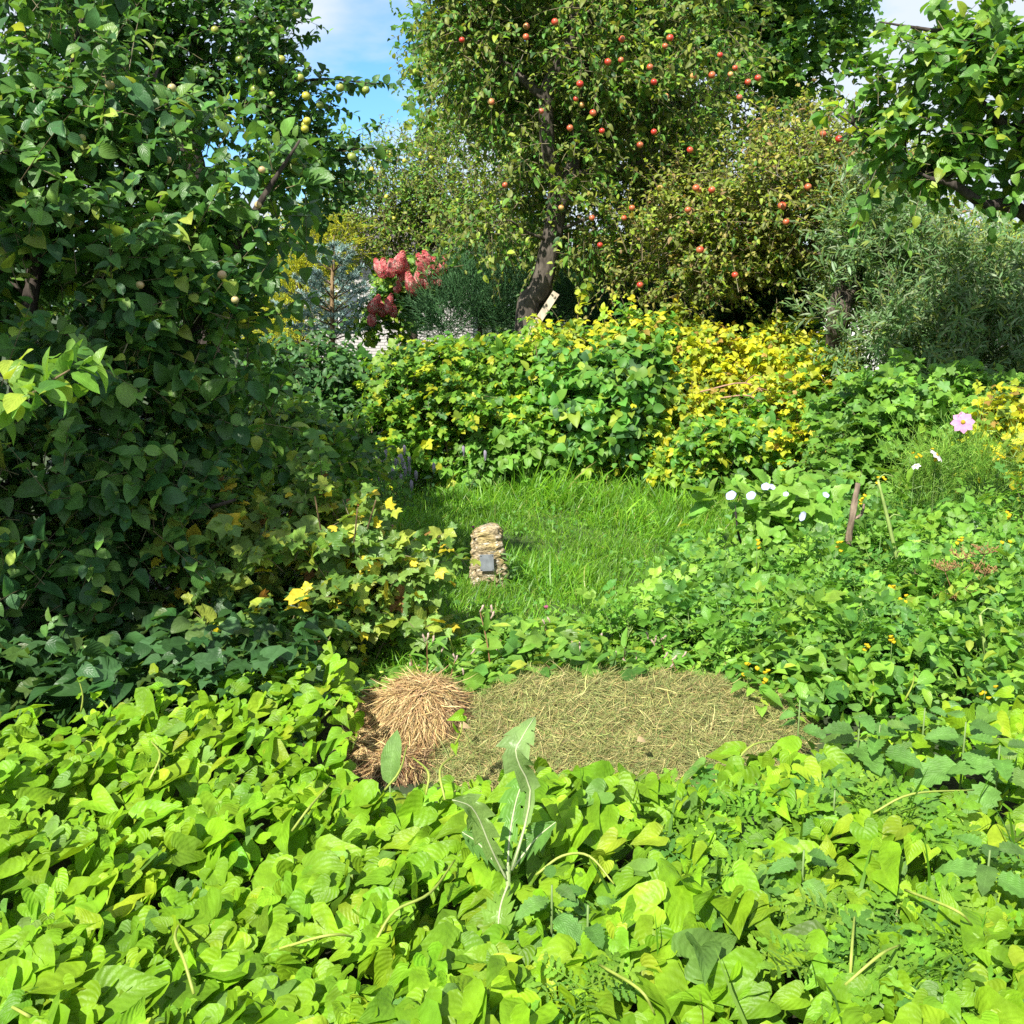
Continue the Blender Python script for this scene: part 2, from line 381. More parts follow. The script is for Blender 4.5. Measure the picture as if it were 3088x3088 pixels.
def frames(D, N):
    d = unit(D); n = N - d * np.sum(N * d, -1, keepdims=True); n = unit(n); s = np.cross(d, n)
    return s, d, n
GAIN = 1.4
def palette(n, pal, jit=0.13):
    """pal: [(rgb, weight)]"""
    wts = np.array([p[1] for p in pal], float); wts /= wts.sum()
    c = np.array([p[0] for p in pal])[rng.choice(len(pal), n, p=wts)]
    return np.clip(GAIN * c * np.exp(rng.normal(0, jit, (n, 1))) * np.exp(rng.normal(0, jit * 0.3, (n, 3))), 0.002, 0.8)
def scatter(mb, tms, P, D, N, S, C):
    s, d, n = frames(D, N); k = rng.integers(0, len(tms), len(P))
    for i, (V, T, U) in enumerate(tms):
        q = np.where(k == i)[0]
        if not len(q): continue
        X = P[q, None, :] + S[q, None, None] * (V[None, :, :1] * s[q, None, :] + V[None, :, 1:2] * d[q, None, :] + V[None, :, 2:3] * n[q, None, :])
        TT = (T[None] + (np.arange(len(q)) * len(V))[:, None, None]).reshape(-1, 3)
        mb.add(X.reshape(-1, 3), TT, np.repeat(C[q], len(V), 0), np.tile(U, (len(q), 1)))
LEAFMESH = {}
def leaf_meshes(key, tms, pal, mat, k=4):
    if key not in LEAFMESH:
        out = []
        for i, (V, T, U) in enumerate(tms):
            for c in palette(k, pal, 0.13): out.append((c, mk_mesh(key, V, T, np.tile(c, (len(V), 1)), U, mat)))
        LEAFMESH[key] = out
    return LEAFMESH[key]
def put_leaves(root, tms, P, D, N, S, C, mat, pal, n_obj=0, key='leaf', rest='foliage', name='leaf'):
    """the n_obj leaves that show largest become parts of their own, the rest one part"""
    pick = np.array([], int)
    if n_obj:
        x, y, z = project(P); ok = (x > -10) & (x < 1034) & (y > -10) & (y < 1034)
        vd = unit(P - CAM); sc = S / z * (0.35 + np.abs(np.sum(unit(N) * vd, 1))) * ok
        if 'bias' in root: sc = sc * (1 + root['bias'] * (rng.random(len(P))))
        pick = np.argsort(-sc)[:n_obj]; pick = pick[sc[pick] > 0]
        lm = leaf_meshes(key, tms, pal, mat); lc = np.array([q[0] for q in lm])
        s, d, n = frames(D, N); o0 = np.array(root['origin'])
        for i in pick:
            near = np.argsort(np.sum((lc - C[i]) ** 2, 1))[:4]; me = lm[int(rng.choice(near))][1]
            m = Matrix.Identity(4)
            for r in range(3):
                m[r][0] = s[i, r] * S[i]; m[r][1] = d[i, r] * S[i]; m[r][2] = n[i, r] * S[i]; m[r][3] = P[i, r] - o0[r]
            child(name, me, root, mat4=m)
    keep = np.ones(len(P), bool); keep[pick] = False
    if keep.any():
        mb = MB(); scatter(mb, tms, P[keep], D[keep], N[keep], S[keep], C[keep]); mb.build(rest, mat, root, kind='stuff')

def blob(px, py, Y, rx, rz, ry): return (W(px, py, Y), np.array([rx * Y / F, ry, rz * Y / F]))
def clumps(blobs, n, shell=0.45):
    vol = np.array([np.prod(r) ** 0.8 for _, r in blobs]); k = rng.choice(len(blobs), n, p=vol / vol.sum())
    C = np.array([blobs[i][0] for i in k]); R = np.array([blobs[i][1] for i in k])
    d = unit(nrm(n)); rad = rng.random(n) ** shell
    return C + d * R * rad[:, None] * 0.95, unit(d / R * R.mean())
def shoots(P, O, L, K, droop=0.15, la=55, size=0.07, nup=0.8, nout=0.5, nsun=0.35, jit=0.45, grow=1.0):
    """leaves along N stems that start at P and head along O"""
    n = len(P); L = np.broadcast_to(L, n); D = unit(O)
    ref = np.where(np.abs(D[:, 2:3]) < 0.9, [[0, 0, 1.0]], [[1.0, 0, 0]]); A = unit(np.cross(D, ref)); B = np.cross(D, A)
    t = (np.arange(K) + 0.6) / K; ph = rng.random(n) * 6.28
    th = ph[:, None] + np.arange(K)[None] * 2.4
    rad = A[:, None] * np.cos(th)[..., None] + B[:, None] * np.sin(th)[..., None]
    pos = P[:, None] + L[:, None, None] * (D[:, None] * t[None, :, None]); pos[..., 2] -= (L[:, None] * droop * t[None] ** 2)
    a = math.radians(la)
    ax = D[:, None] * math.cos(a) + rad * math.sin(a); ax = ax + rng.normal(0, 0.25, ax.shape); ax[..., 2] -= droop * 0.9
    N = np.array([0, 0, 1.0]) * nup + D[:, None] * nout * 0.6 + rad * nout * 0.4 + SUN_DIR * nsun + rng.normal(0, jit, ax.shape)
    S = size * np.exp(rng.normal(0, 0.22, (n, K))) * (1 - 0.35 * t[None] ** 3 * grow)
    return pos.reshape(-1, 3), ax.reshape(-1, 3), N.reshape(-1, 3), S.ravel()
def stems(P, O, L, droop, r, col, sides=3, seg=3):
    """thin stems as one mesh"""
    n = len(P); L = np.broadcast_to(L, n); D = unit(O); t = np.linspace(-0.15, 0.95, seg + 1)
    c = P[:, None] + L[:, None, None] * D[:, None] * t[None, :, None]; c[..., 2] -= L[:, None] * droop * np.maximum(t, 0)[None] ** 2
    ref = np.where(np.abs(D[:, 2:3]) < 0.9, [[0, 0, 1.0]], [[1.0, 0, 0]]); A = unit(np.cross(D, ref)); B = np.cross(D, A)
    th = np.arange(sides) * 6.283 / sides
    ring = A[:, None] * np.cos(th)[None, :, None] + B[:, None] * np.sin(th)[None, :, None]
    rr = r * (1 - 0.6 * np.linspace(0, 1, seg + 1))
    V = c[:, :, None] + ring[:, None] * rr[None, :, None, None]
    T = []
    for i in range(seg):
        for j in range(sides):
            a = i * sides + j; b = i * sides + (j + 1) % sides; T += [(a, b, b + sides), (a, b + sides, a + sides)]
    T = np.array(T); m = (seg + 1) * sides
    mb = MB(); mb.add(V.reshape(-1, 3), (T[None] + (np.arange(n) * m)[:, None, None]).reshape(-1, 3), np.repeat(palette(n, [(col, 1)], 0.12), m, 0))
    return mb

def branches(root, src, targets, r0, col, name='branch', sag=0.1, sides=5):
    """limbs from the trunk line to points inside the crown, each an object"""
    src = np.asarray(src)
    for tgt in targets:
        d = np.linalg.norm(src - tgt, axis=1) + np.maximum(0, src[:, 2] - tgt[2] + 0.1) * 1.5
        a = src[int(np.argmin(d))]; v = tgt - a; l = np.linalg.norm(v)
        m1 = a + v * 0.35 + rng.normal(0, 0.06, 3) * l + np.array([0, 0, sag * l]); m2 = a + v * 0.7 + rng.normal(0, 0.05, 3) * l + np.array([0, 0, sag * l * 0.6])
        mb = MB(); V, T, U = tube([a, m1, m2, tgt], [r0, r0 * 0.7, r0 * 0.45, r0 * 0.15], sides, 3); mb.add(V, T, col, U); mb.build(name, M_BARK, root)

def plant(name, label, cat, base, blobs, ncl, cr, per, K, L, tms, size, pal, mat, trunk=None, bark=(0.09, 0.07, 0.055), nbr=8, br=0.02,
          droop=0.15, la=55, nobj=0, key=None, stem=0.003, stemcol=(0.10, 0.085, 0.045), out=0.6, upb=0.3, group=None, nup=0.55, nsun=0.75, shell=0.45,
          jit=0.42, crown='foliage', grow=1.0, bias=None, extra=None):
    root = thing(name, label, cat, base, group)
    if bias: root['bias'] = bias
    src = [np.asarray(base, float)]
    for pts, rad in (trunk or []):
        V, T, U = tube(pts, rad, 10, 5)
        V = V + (np.sin(V[:, 2:3] * 23 + V[:, :1] * 31) * 0.06 + np.sin(V[:, 2:3] * 9 + V[:, 1:2] * 40) * 0.08) * (rng.random() * 0.3 + 0.3) * np.mean(rad)
        mb = MB(); mb.add(V, T, bark, U); mb.build('trunk', M_BARK, root)
        P = np.array(pts); src += [P[i] * (1 - t) + P[i + 1] * t for i in range(len(P) - 1) for t in (0.25, 0.5, 0.75, 1.0)]
    C, O = clumps(blobs, ncl, shell)
    if trunk and nbr: branches(root, src[1:], C[rng.permutation(len(C))[:nbr]], br, bark)
    P = np.repeat(C, per, 0) + nrm(ncl * per) * cr * 0.5
    D = unit(np.repeat(O, per, 0) * out + unit(nrm(ncl * per)) * 0.7 + np.array([0, 0, upb]))
    if extra is not None:
        P = np.vstack([P, extra[0]]); D = np.vstack([D, unit(extra[1])])
    Ls = L * np.exp(rng.normal(0, 0.25, len(P)))
    p, a, n, s = shoots(P, D, Ls, K, droop, la, size, nup=nup, nsun=nsun, jit=jit, grow=grow)
    ok = p[:, 2] > 0.03; p, a, n, s = p[ok], a[ok], n[ok], s[ok]
    c = palette(len(p), pal)
    if stem: stems(P, D, Ls, droop, stem, stemcol).build('twigs' , M_STEM, root, kind='stuff')
    put_leaves(root, tms, p, a, n, s, c, mat, pal, nobj, key or name, crown)
    return root

# ------------------------------------------------------------------ the ground
def gmat():
    m, t = newmat('garden_soil'); L = t.links.new
    g = nd(t, 'ShaderNodeNewGeometry'); n1 = nd(t, 'ShaderNodeTexNoise'); n1.inputs['Scale'].default_value = 3.0; n1.inputs['Detail'].default_value = 9
    L(g.outputs['Position'], n1.inputs['Vector'])
    r = nd(t, 'ShaderNodeValToRGB'); L(n1.outputs['Fac'], r.inputs[0])
    r.color_ramp.elements[0].color = (0.020, 0.028, 0.010, 1); r.color_ramp.elements[0].position = 0.35
    r.color_ramp.elements[1].color = (0.045, 0.075, 0.018, 1); r.color_ramp.elements[1].position = 0.65
    b = nd(t, 'ShaderNodeBsdfPrincipled'); b.inputs['Roughness'].default_value = 0.95; L(r.outputs[0], b.inputs['Base Color'])
    bp = nd(t, 'ShaderNodeBump'); bp.inputs['Distance'].default_value = 0.05; L(n1.outputs['Fac'], bp.inputs['Height']); L(bp.outputs[0], b.inputs['Normal'])
    o = nd(t, 'ShaderNodeOutputMaterial'); L(b.outputs[0], o.inputs[0]); return m
def lawn_h(x, y):
    return 0.05 * np.exp(-((x - 0.6) ** 2 / 1.2 + (y - 8.6) ** 2 / 0.5)) + 0.018 * np.sin(x * 2.1 + 1) * np.sin(y * 1.7) * (y > 4) 
xs = np.concatenate([[-900, -200, -40, -15], np.linspace(-8, 8, 81), [15, 40, 200, 900]]); ys = np.concatenate([[-300, -40, -5], np.linspace(0, 16, 81), [20, 40, 200, 1500]])
gx, gy = np.meshgrid(xs, ys); gz = np.where((np.abs(gx) < 8) & (gy > 3) & (gy < 13), lawn_h(gx, gy), 0)
GV = np.stack([gx, gy, gz], -1).reshape(-1, 3); nx = len(xs); GT = []
for i in range(len(ys) - 1):
    for j in range(nx - 1):
        a = i * nx + j; GT += [(a, a + 1, a + nx + 1), (a, a + nx + 1, a + nx)]
mb = MB(); mb.add(GV, GT); g = mb.build('ground', gmat()); g['kind'] = 'structure'

# ------------------------------------------------------------------ buildings and fence far behind
def boxv(c, s, rz=0):
    x, y, z = np.array(s) / 2; V = np.array([(a * x, b * y, d * z) for a in (-1, 1) for b in (-1, 1) for d in (-1, 1)])
    ca, sa = math.cos(rz), math.sin(rz); V = np.column_stack([V[:, 0] * ca - V[:, 1] * sa, V[:, 0] * sa + V[:, 1] * ca, V[:, 2]]) + np.asarray(c)
    T = np.array([(0, 1, 3), (0, 3, 2), (4, 6, 7), (4, 7, 5), (0, 4, 5), (0, 5, 1), (2, 3, 7), (2, 7, 6), (0, 2, 6), (0, 6, 4), (1, 5, 7), (1, 7, 3)])
    return V, T
def brickmat():
    m, t = newmat('white_brick'); L = t.links.new
    g = nd(t, 'ShaderNodeNewGeometry'); s = nd(t, 'ShaderNodeSeparateXYZ'); L(g.outputs['Position'], s.inputs[0])
    c = nd(t, 'ShaderNodeCombineXYZ'); L(s.outputs['X'], c.inputs[0]); L(s.outputs['Z'], c.inputs[1])
    b = nd(t, 'ShaderNodeTexBrick'); b.inputs['Scale'].default_value = 1.0; b.inputs['Brick Width'].default_value = 0.27; b.inputs['Row Height'].default_value = 0.09; b.inputs['Mortar Size'].default_value = 0.010
    b.inputs['Color1'].default_value = (0.48, 0.45, 0.43, 1); b.inputs['Color2'].default_value = (0.38, 0.36, 0.34, 1); b.inputs['Mortar'].default_value = (0.26, 0.24, 0.23, 1)
    L(c.outputs[0], b.inputs['Vector']); p = nd(t, 'ShaderNodeBsdfPrincipled'); p.inputs['Roughness'].default_value = 0.9; L(b.outputs['Color'], p.inputs['Base Color'])
    bp = nd(t, 'ShaderNodeBump'); bp.inputs['Distance'].default_value = 0.01; L(b.outputs['Fac'], bp.inputs['Height']); bp.invert = True; L(bp.outputs[0], p.inputs['Normal'])
    o = nd(t, 'ShaderNodeOutputMaterial'); L(p.outputs[0], o.inputs[0]); return m
M_BRICK = brickmat()
hs = thing('brick_house', 'pale brick house mostly hidden behind the pink hydrangea and pear tree', 'house', (-3.6, 33, 0))
mb = MB(); V, T = boxv((-3.9, 36, 1.7), (5.4, 8, 3.4)); mb.add(V, T); mb.build('wall', M_BRICK, hs, False)
mb = MB(); rx = 3.1
V = np.array([(-3.9 - rx, 31.4, 3.35), (-3.9 + rx, 31.4, 3.35), (-3.9 + rx, 36, 4.7), (-3.9 - rx, 36, 4.7), (-3.9 - rx, 40.6, 3.35), (-3.9 + rx, 40.6, 3.35)])
V = np.vstack([V, V + [0, 0, -0.12]]); mb.add(V, [(0, 1, 2), (0, 2, 3), (3, 2, 5), (3, 5, 4), (6, 8, 7), (6, 9, 8), (9, 11, 8), (9, 10, 11), (0, 7, 1), (0, 6, 7), (0, 3, 9), (0, 9, 6), (3, 4, 10), (3, 10, 9), (1, 8, 2), (1, 7, 8), (2, 11, 5), (2, 8, 11)], (0.10, 0.09, 0.09))
mb.build('roof', colmat('old_roof', 0.8, 3), hs, False)
wx = -5.3
fr = MB(); V, T = boxv((wx, 31.99, 1.6), (1.3, 0.08, 1.3)); fr.add(V, T, (0.75, 0.74, 0.72)); fo = fr.build('window', M_METAL, hs, False)
for q in (-0.31, 0.31):
    mb = MB(); V, T = boxv((wx + q, 31.93, 1.6), (0.54, 0.06, 1.12)); mb.add(V, T, (0.05, 0.07, 0.09)); o = mb.build('pane', M_METAL, hs, False); o.parent = fo
sh = thing('garden_shed', 'small white garden shed with dark corrugated roof behind the sea buckthorn', 'shed', (6.2, 21, 0))
mb = MB(); V, T = boxv((6.6, 22.2, 1.1), (2.6, 2.4, 2.2)); mb.add(V, T, (0.72, 0.70, 0.68)); mb.build('wall', M_WOOD, sh, False)
mb = MB(); n = 60; xs_ = np.linspace(5.0, 8.2, n); V = []; T = []
for i, x in enumerate(xs_):
    zz = 0.02 * math.sin(i * 1.6); V += [(x, 20.7, 2.28 + zz), (x, 23.6, 2.95 + zz)]
for i in range(n - 1): T += [(2 * i, 2 * i + 2, 2 * i + 3), (2 * i, 2 * i + 3, 2 * i + 1)]
mb.add(V, T, (0.06, 0.055, 0.055)); mb.build('roof', M_METAL, sh, False)
fc = thing('mesh_fence', 'grey welded wire mesh fence in front of the sea buckthorn', 'fence', W(860, 360, 11.2) * [1, 1, 0])
f0, f1 = W(820, 350, 11.2)[0], W(900, 350, 11.2)[0]; fy = 11.2
for x in np.linspace(f0, f1, 3):
    mb = MB(); V, T, U = tube([(x, fy, 0), (x, fy, 1.40)], [0.018, 0.018], 6, 1); mb.add(V, T, (0.05, 0.16, 0.10), U); mb.build('post', M_METAL, fc)
mb = MB()
for x in np.arange(f0, f1, 0.05): V, T, U = tube([(x, fy - 0.02, 0.3), (x, fy - 0.02, 1.34)], [0.0022] * 2, 3, 1); mb.add(V, T, (0.30, 0.33, 0.33), U)
for z in np.arange(0.3, 1.36, 0.05): V, T, U = tube([(f0, fy - 0.02, z), (f1, fy - 0.02, z)], [0.0022] * 2, 3, 1); mb.add(V, T, (0.30, 0.33, 0.33), U)
mb.build('wire_mesh', M_METAL, fc, kind='stuff')

# ------------------------------------------------------------------ palettes (real leaf colours)
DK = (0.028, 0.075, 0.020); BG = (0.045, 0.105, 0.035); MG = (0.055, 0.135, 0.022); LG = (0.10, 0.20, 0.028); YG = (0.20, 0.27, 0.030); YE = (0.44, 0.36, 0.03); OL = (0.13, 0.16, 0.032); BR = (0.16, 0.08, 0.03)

# ------------------------------------------------------------------ far trees
def treeline():
    bl = [blob(x, 285 + 14 * math.sin(x * 0.03), 48, 70, 34 + 10 * math.sin(x), 4) for x in range(-150, 1200, 60)]
    C, O = clumps(bl, 2600); P = np.repeat(C, 14, 0) + nrm(2600 * 14) * 0.45
    mb = MB(); n = len(P); scatter(mb, T_TINY, P, nrm(n), unit(nrm(n)) + SUN_DIR * 0.5 + [0, 0, 0.5], 0.34 * np.exp(rng.normal(0, 0.2, n)), palette(n, [(MG, 3), (DK, 2), (OL, 1)]))
    o = mb.build('far_treeline', M_FAR, None); o['kind'] = 'stuff'; o['label'] = 'far band of green woods beyond the gardens'
treeline()
plant('birch_tree', 'distant pale birch crown low against the sky at the far right', 'tree', W(1005, 320, 40) * [1, 1, 0], [blob(1000, 232, 40, 14, 28, 1.2), blob(1018, 245, 40, 16, 24, 1.2), blob(985, 250, 40, 14, 18, 1.0)],
      70, 0.5, 6, 8, 0.7, T_TINY, 0.15, [(OL, 2), (LG, 1)], M_FAR, trunk=[([W(1003, 320, 40) * [1, 1, 0], W(1002, 270, 40), W(1000, 215, 40)], [0.16, 0.12, 0.03])], bark=(0.5, 0.48, 0.45), br=0.04, stem=0, droop=0.5)
# tall maple
cM = W(640, 300, 22)
plant('maple_tree', 'tall broad maple rising behind the red apple tree', 'tree', cM * [1, 1, 0],
      [blob(470, 72, 21.5, 38, 60, 1.6), blob(455, 110, 21.5, 28, 30, 1.3), blob(520, 40, 22, 70, 90, 2.5), blob(650, -20, 22.5, 130, 120, 3), blob(780, 0, 22, 70, 75, 2.6), blob(800, 55, 22, 42, 45, 2), blob(700, 90, 22, 100, 60, 2.5), blob(560, 120, 22, 70, 60, 2.2)],
      330, 0.55, 9, 9, 0.75, T_MAPLE, 0.17, [(MG, 4), (LG, 2), (YG, 0.8), (DK, 1)], M_FAR,
      trunk=[([cM * [1, 1, 0], W(640, 250, 22), W(650, 100, 22), W(640, -60, 22)], [0.30, 0.26, 0.2, 0.1]), ([W(640, 230, 22), W(560, 130, 22), W(480, 60, 21.6)], [0.16, 0.11, 0.04]), ([W(640, 200, 22), W(720, 100, 22), W(790, 20, 22)], [0.18, 0.12, 0.04])],
      nbr=14, br=0.05, stem=0, shell=0.3)
# pear tree with small leaves and yellow pears
cP = W(415, 330, 15)
pear = plant('pear_tree', 'airy pear tree with small leaves and yellowish pears left of the trunk', 'tree', cP * [1, 1, 0],
      [blob(385, 190, 15, 52, 42, 1.1), blob(440, 195, 15, 50, 58, 1.1), blob(410, 235, 15, 90, 42, 1.3), blob(490, 225, 14.5, 60, 50, 1.2), blob(520, 170, 14.5, 40, 60, 1), blob(360, 235, 15, 45, 40, 1), blob(425, 165, 15, 16, 36, 0.5)],
      260, 0.32, 7, 10, 0.42, T_SMALL, 0.062, [(OL, 3), (MG, 2), (LG, 2), (YG, 1)], M_FAR,
      trunk=[([cP * [1, 1, 0], W(412, 290, 15), W(430, 230, 15), W(428, 150, 15)], [0.09, 0.075, 0.05, 0.012]), ([W(412, 280, 15), W(385, 230, 15), W(375, 170, 15)], [0.05, 0.035, 0.01]), ([W(425, 250, 15), W(480, 210, 14.8), W(510, 160, 14.6)], [0.05, 0.03, 0.01])],
      nbr=18, br=0.02, stem=0.006, upb=0.6)
# ------------------------------------------------------------------ red apple tree, centre
fruit_meshes = {}
def fruit_mesh(key, col, pear=False):
    if key not in fruit_meshes:
        th = np.linspace(0, math.pi, 9); prof = np.array([math.sin(a) * (1 + 0.05 * math.cos(a)) for a in th]); zz = np.array([math.cos(a) * 0.92 for a in th])
        zz[0] = 0.74; zz[1] = 0.86
        if pear: prof = prof * np.where(zz > 0, 1 - 0.45 * zz, 1); zz = zz * 1.25
        n = 12; V = []; C = []; T = []
        for i in range(9):
            for j in range(n):
                a = j * 6.283 / n; V.append((prof[i] * math.cos(a), prof[i] * math.sin(a), zz[i]))
                k = 0.5 + 0.5 * math.sin(a * 1.0 + 0.6); C.append(np.array(col[0]) * k + np.array(col[1]) * (1 - k))
        for i in range(8):
            for j in range(n): a = i * n + j; b = i * n + (j + 1) % n; T += [(a, a + n, b + n), (a, b + n, b)]
        V = np.array(V); C = np.array(C)
        mb = MB(); mb.add(V, T, C); sv, st, su = tube([(0, 0, 0.7), (0.08, 0, 1.35)], [0.07, 0.05], 5, 1); mb.add(sv, st, (0.10, 0.07, 0.03), su)
        fruit_meshes[key] = mb.mesh(key, M_FRUIT)
    return fruit_meshes[key]
RED = ((0.48, 0.035, 0.022), (0.42, 0.13, 0.05)); PINKR = ((0.50, 0.12, 0.07), (0.45, 0.30, 0.09)); GRN = ((0.20, 0.26, 0.05), (0.30, 0.32, 0.06)); YEL = ((0.5, 0.42, 0.04), (0.40, 0.40, 0.05)); PALE = ((0.42, 0.36, 0.16), (0.40, 0.26, 0.13))
def hang(root, name, pts, me, size):
    o0 = np.array(root['origin'])
    for P in pts:
        m = Matrix.Translation(Vector(np.asarray(P) - o0)) @ Matrix.Rotation(rng.uniform(0, 6.28), 4, 'Z') @ Matrix.Rotation(rng.normal() * 0.35, 4, 'X') @ Matrix.Scale(size * rng.uniform(0.85, 1.12), 4)
        child(name, me, root, mat4=m)
hang(pear, 'pear', [W(384 + rng.uniform(-30, 110), 150 + rng.uniform(0, 110), 14.6 - rng.uniform(0, 0.6)) for _ in range(26)], fruit_mesh('pear', YEL, True), 0.032)

YA = 11.0
b0 = W(530, 330, YA) * [1, 1, 0]
RA = [(OL, 4), (MG, 2.2), (LG, 2), (YG, 0.9), (DK, 0.6)]
ra = plant('apple_tree', 'leaning old apple tree with red apples and bare lower trunk in the centre', 'tree', b0,
      [blob(500, 45, YA, 72, 70, 1.0), blob(470, 20, YA, 40, 40, 0.8), blob(600, 60, YA + .2, 90, 80, 1.2), blob(690, 50, YA, 65, 85, .9), blob(560, 140, YA + .5, 80, 55, 0.8), blob(650, 130, YA, 80, 60, 1.0), blob(520, 185, YA + .4, 55, 40, 0.8),
       blob(600, 205, YA + .5, 80, 55, 0.9), blob(680, 200, YA + .3, 50, 60, 0.9), blob(530, -20, YA, 120, 60, 1.2), blob(600, -90, YA, 180, 80, 1.3), blob(480, 240, YA + .8, 45, 22, .6), blob(640, 245, YA + .8, 55, 28, .6), blob(575, 175, YA - .7, 30, 30, .3), blob(510, 115, YA - .8, 25, 35, .3), blob(600, 40, YA - .8, 60, 45, .3), blob(500, 230, YA - .4, 30, 16, .3), blob(595, 235, YA - .3, 40, 22, .3)],
      520, 0.27, 9, 9, 0.33, T_APPLE, 0.066, RA, M_FAR,
      trunk=[([b0, W(527, 318, YA), W(540, 290, YA), W(549, 250, YA), W(556, 215, YA), W(556, 180, YA), W(548, 150, YA - .2), W(547, 95, YA - .3), W(560, 62, YA - .4), W(574, 30, YA - .4), W(577, -20, YA - .4)],
                     [0.135, 0.125, 0.118, 0.105, 0.10, 0.085, 0.075, 0.075, 0.07, 0.065, 0.055]),
             ([W(556, 212, YA), W(570, 180, YA), W(578, 130, YA), W(590, 60, YA)], [0.09, 0.08, 0.06, 0.03]), ([W(574, 28, YA - .3), W(620, 10, YA), W(690, -30, YA)], [0.055, 0.045, 0.03]), ([W(547, 100, YA - .3), W(500, 60, YA - .2), W(450, 20, YA)], [0.05, 0.035, 0.012]),
             ([W(560, 175, YA), W(610, 170, YA), W(680, 150, YA)], [0.05, 0.035, 0.012])],
      bark=(0.085, 0.072, 0.058), nbr=26, br=0.022, stem=0.005, droop=0.35, nobj=60, key='apple_leaf', upb=0.05, bias=1.5)
rp_ = [(555, 22), (526, 37), (580, 84), (650, 67), (622, 39), (670, 38), (665, 46), (621, 60), (654, 82), (576, 99), (593, 113), (602, 131), (758, 78), (748, 82), (735, 68), (712, 75), (720, 55), (640, 145), (654, 132), (632, 208), (592, 218), (624, 218), (608, 62), (570, 128), (505, 185), (690, 150), (700, 190), (462, 40), (600, 245)]
hang(ra, 'apple', [W(x, y, YA - 1.15 - 0.15 * rng.random()) for x, y in rp_], fruit_mesh('apple', RED), 0.030)
hang(ra, 'apple', [W(600 + rng.uniform(-130, 170), rng.uniform(20, 240), YA - .9) for _ in range(12)], fruit_mesh('apple_blush', PINKR), 0.030)
# right mid apple tree, golden olive
YB = 10.3
b0 = W(838, 322, YB) * [1, 1, 0]
rb = plant('apple_tree', 'rounded olive and gold apple tree right of the centre trunk', 'tree', b0,
      [blob(800, 165, YB, 65, 48, .8), blob(760, 200, YB, 75, 50, 1.2), blob(720, 235, YB + .2, 70, 45, 1.1), blob(850, 200, YB, 60, 55, 1.2), blob(690, 200, YB + .5, 45, 45, 1), blob(780, 255, YB, 60, 30, .9), blob(700, 275, YB, 60, 25, .8), blob(640, 250, YB + .4, 50, 35, .9), blob(870, 240, YB + .2, 60, 45, 1.0), blob(900, 210, YB + .5, 45, 35, 0.9)],
      430, 0.27, 8, 9, 0.27, T_APPLE, 0.052, [(OL, 4), (YG, 1.8), (MG, 1.2), ((0.24, 0.22, 0.05), 1.4), ((0.19, 0.12, 0.05), 0.4)], M_FAR,
      trunk=[([b0, W(838, 318, YB - 1.2), W(845, 300, YB - 1.1), W(862, 262, YB - .6), W(850, 215, YB - .2), W(820, 165, YB)], [0.10, 0.095, 0.085, 0.07, 0.05, 0.015]), ([W(848, 296, YB - 1.1), W(825, 250, YB - .5), W(770, 205, YB)], [0.05, 0.04, 0.015]), ([W(862, 258, YB - .6), W(720, 245, YB)], [0.05, 0.012])],
      bark=(0.085, 0.07, 0.055), nbr=22, br=0.02, stem=0.005, key='apple_leaf', upb=0.4)
hang(rb, 'apple', [W(x, y, YB - 1.1) for x, y in [(823, 134), (839, 139), (808, 187), (782, 206), (696, 188), (712, 190), (688, 210), (700, 250), (735, 275), (786, 222), (640, 285)]], fruit_mesh('apple', RED), 0.034)
# yellow shrub far right and gap fillers
plant('golden_shrub', 'bright yellow shrub beyond the sea buckthorn under the distant birch', 'shrub', W(950, 330, 14) * [1, 1, 0], [blob(955, 258, 14, 32, 22, .7), blob(920, 255, 14, 40, 25, .7), blob(985, 265, 14, 30, 18, .6), blob(870, 200, 13.6, 30, 45, .6), blob(900, 235, 13.6, 40, 40, .6)],
      110, 0.25, 8, 8, 0.3, T_SMALL, 0.065, [(YE, 2), (YG, 3), (LG, 1)], M_FAR, trunk=[([W(945, 330, 14) * [1, 1, 0], W(945, 300, 14), W(950, 260, 14)], [0.05, 0.04, 0.01])], nbr=6)
plant('hazel_shrub', 'green leafy shrub filling the gap under the right apple tree', 'shrub', W(790, 330, 14.5) * [1, 1, 0], [blob(760, 285, 14.5, 80, 40, .9), blob(850, 280, 14.5, 60, 40, .9), blob(640, 285, 15, 90, 30, .9), blob(520, 260, 16, 70, 35, .9)],
      200, 0.3, 8, 8, 0.3, T_SMALL, 0.07, [(MG, 3), (DK, 2), (LG, 1), (OL, 1)], M_FAR)
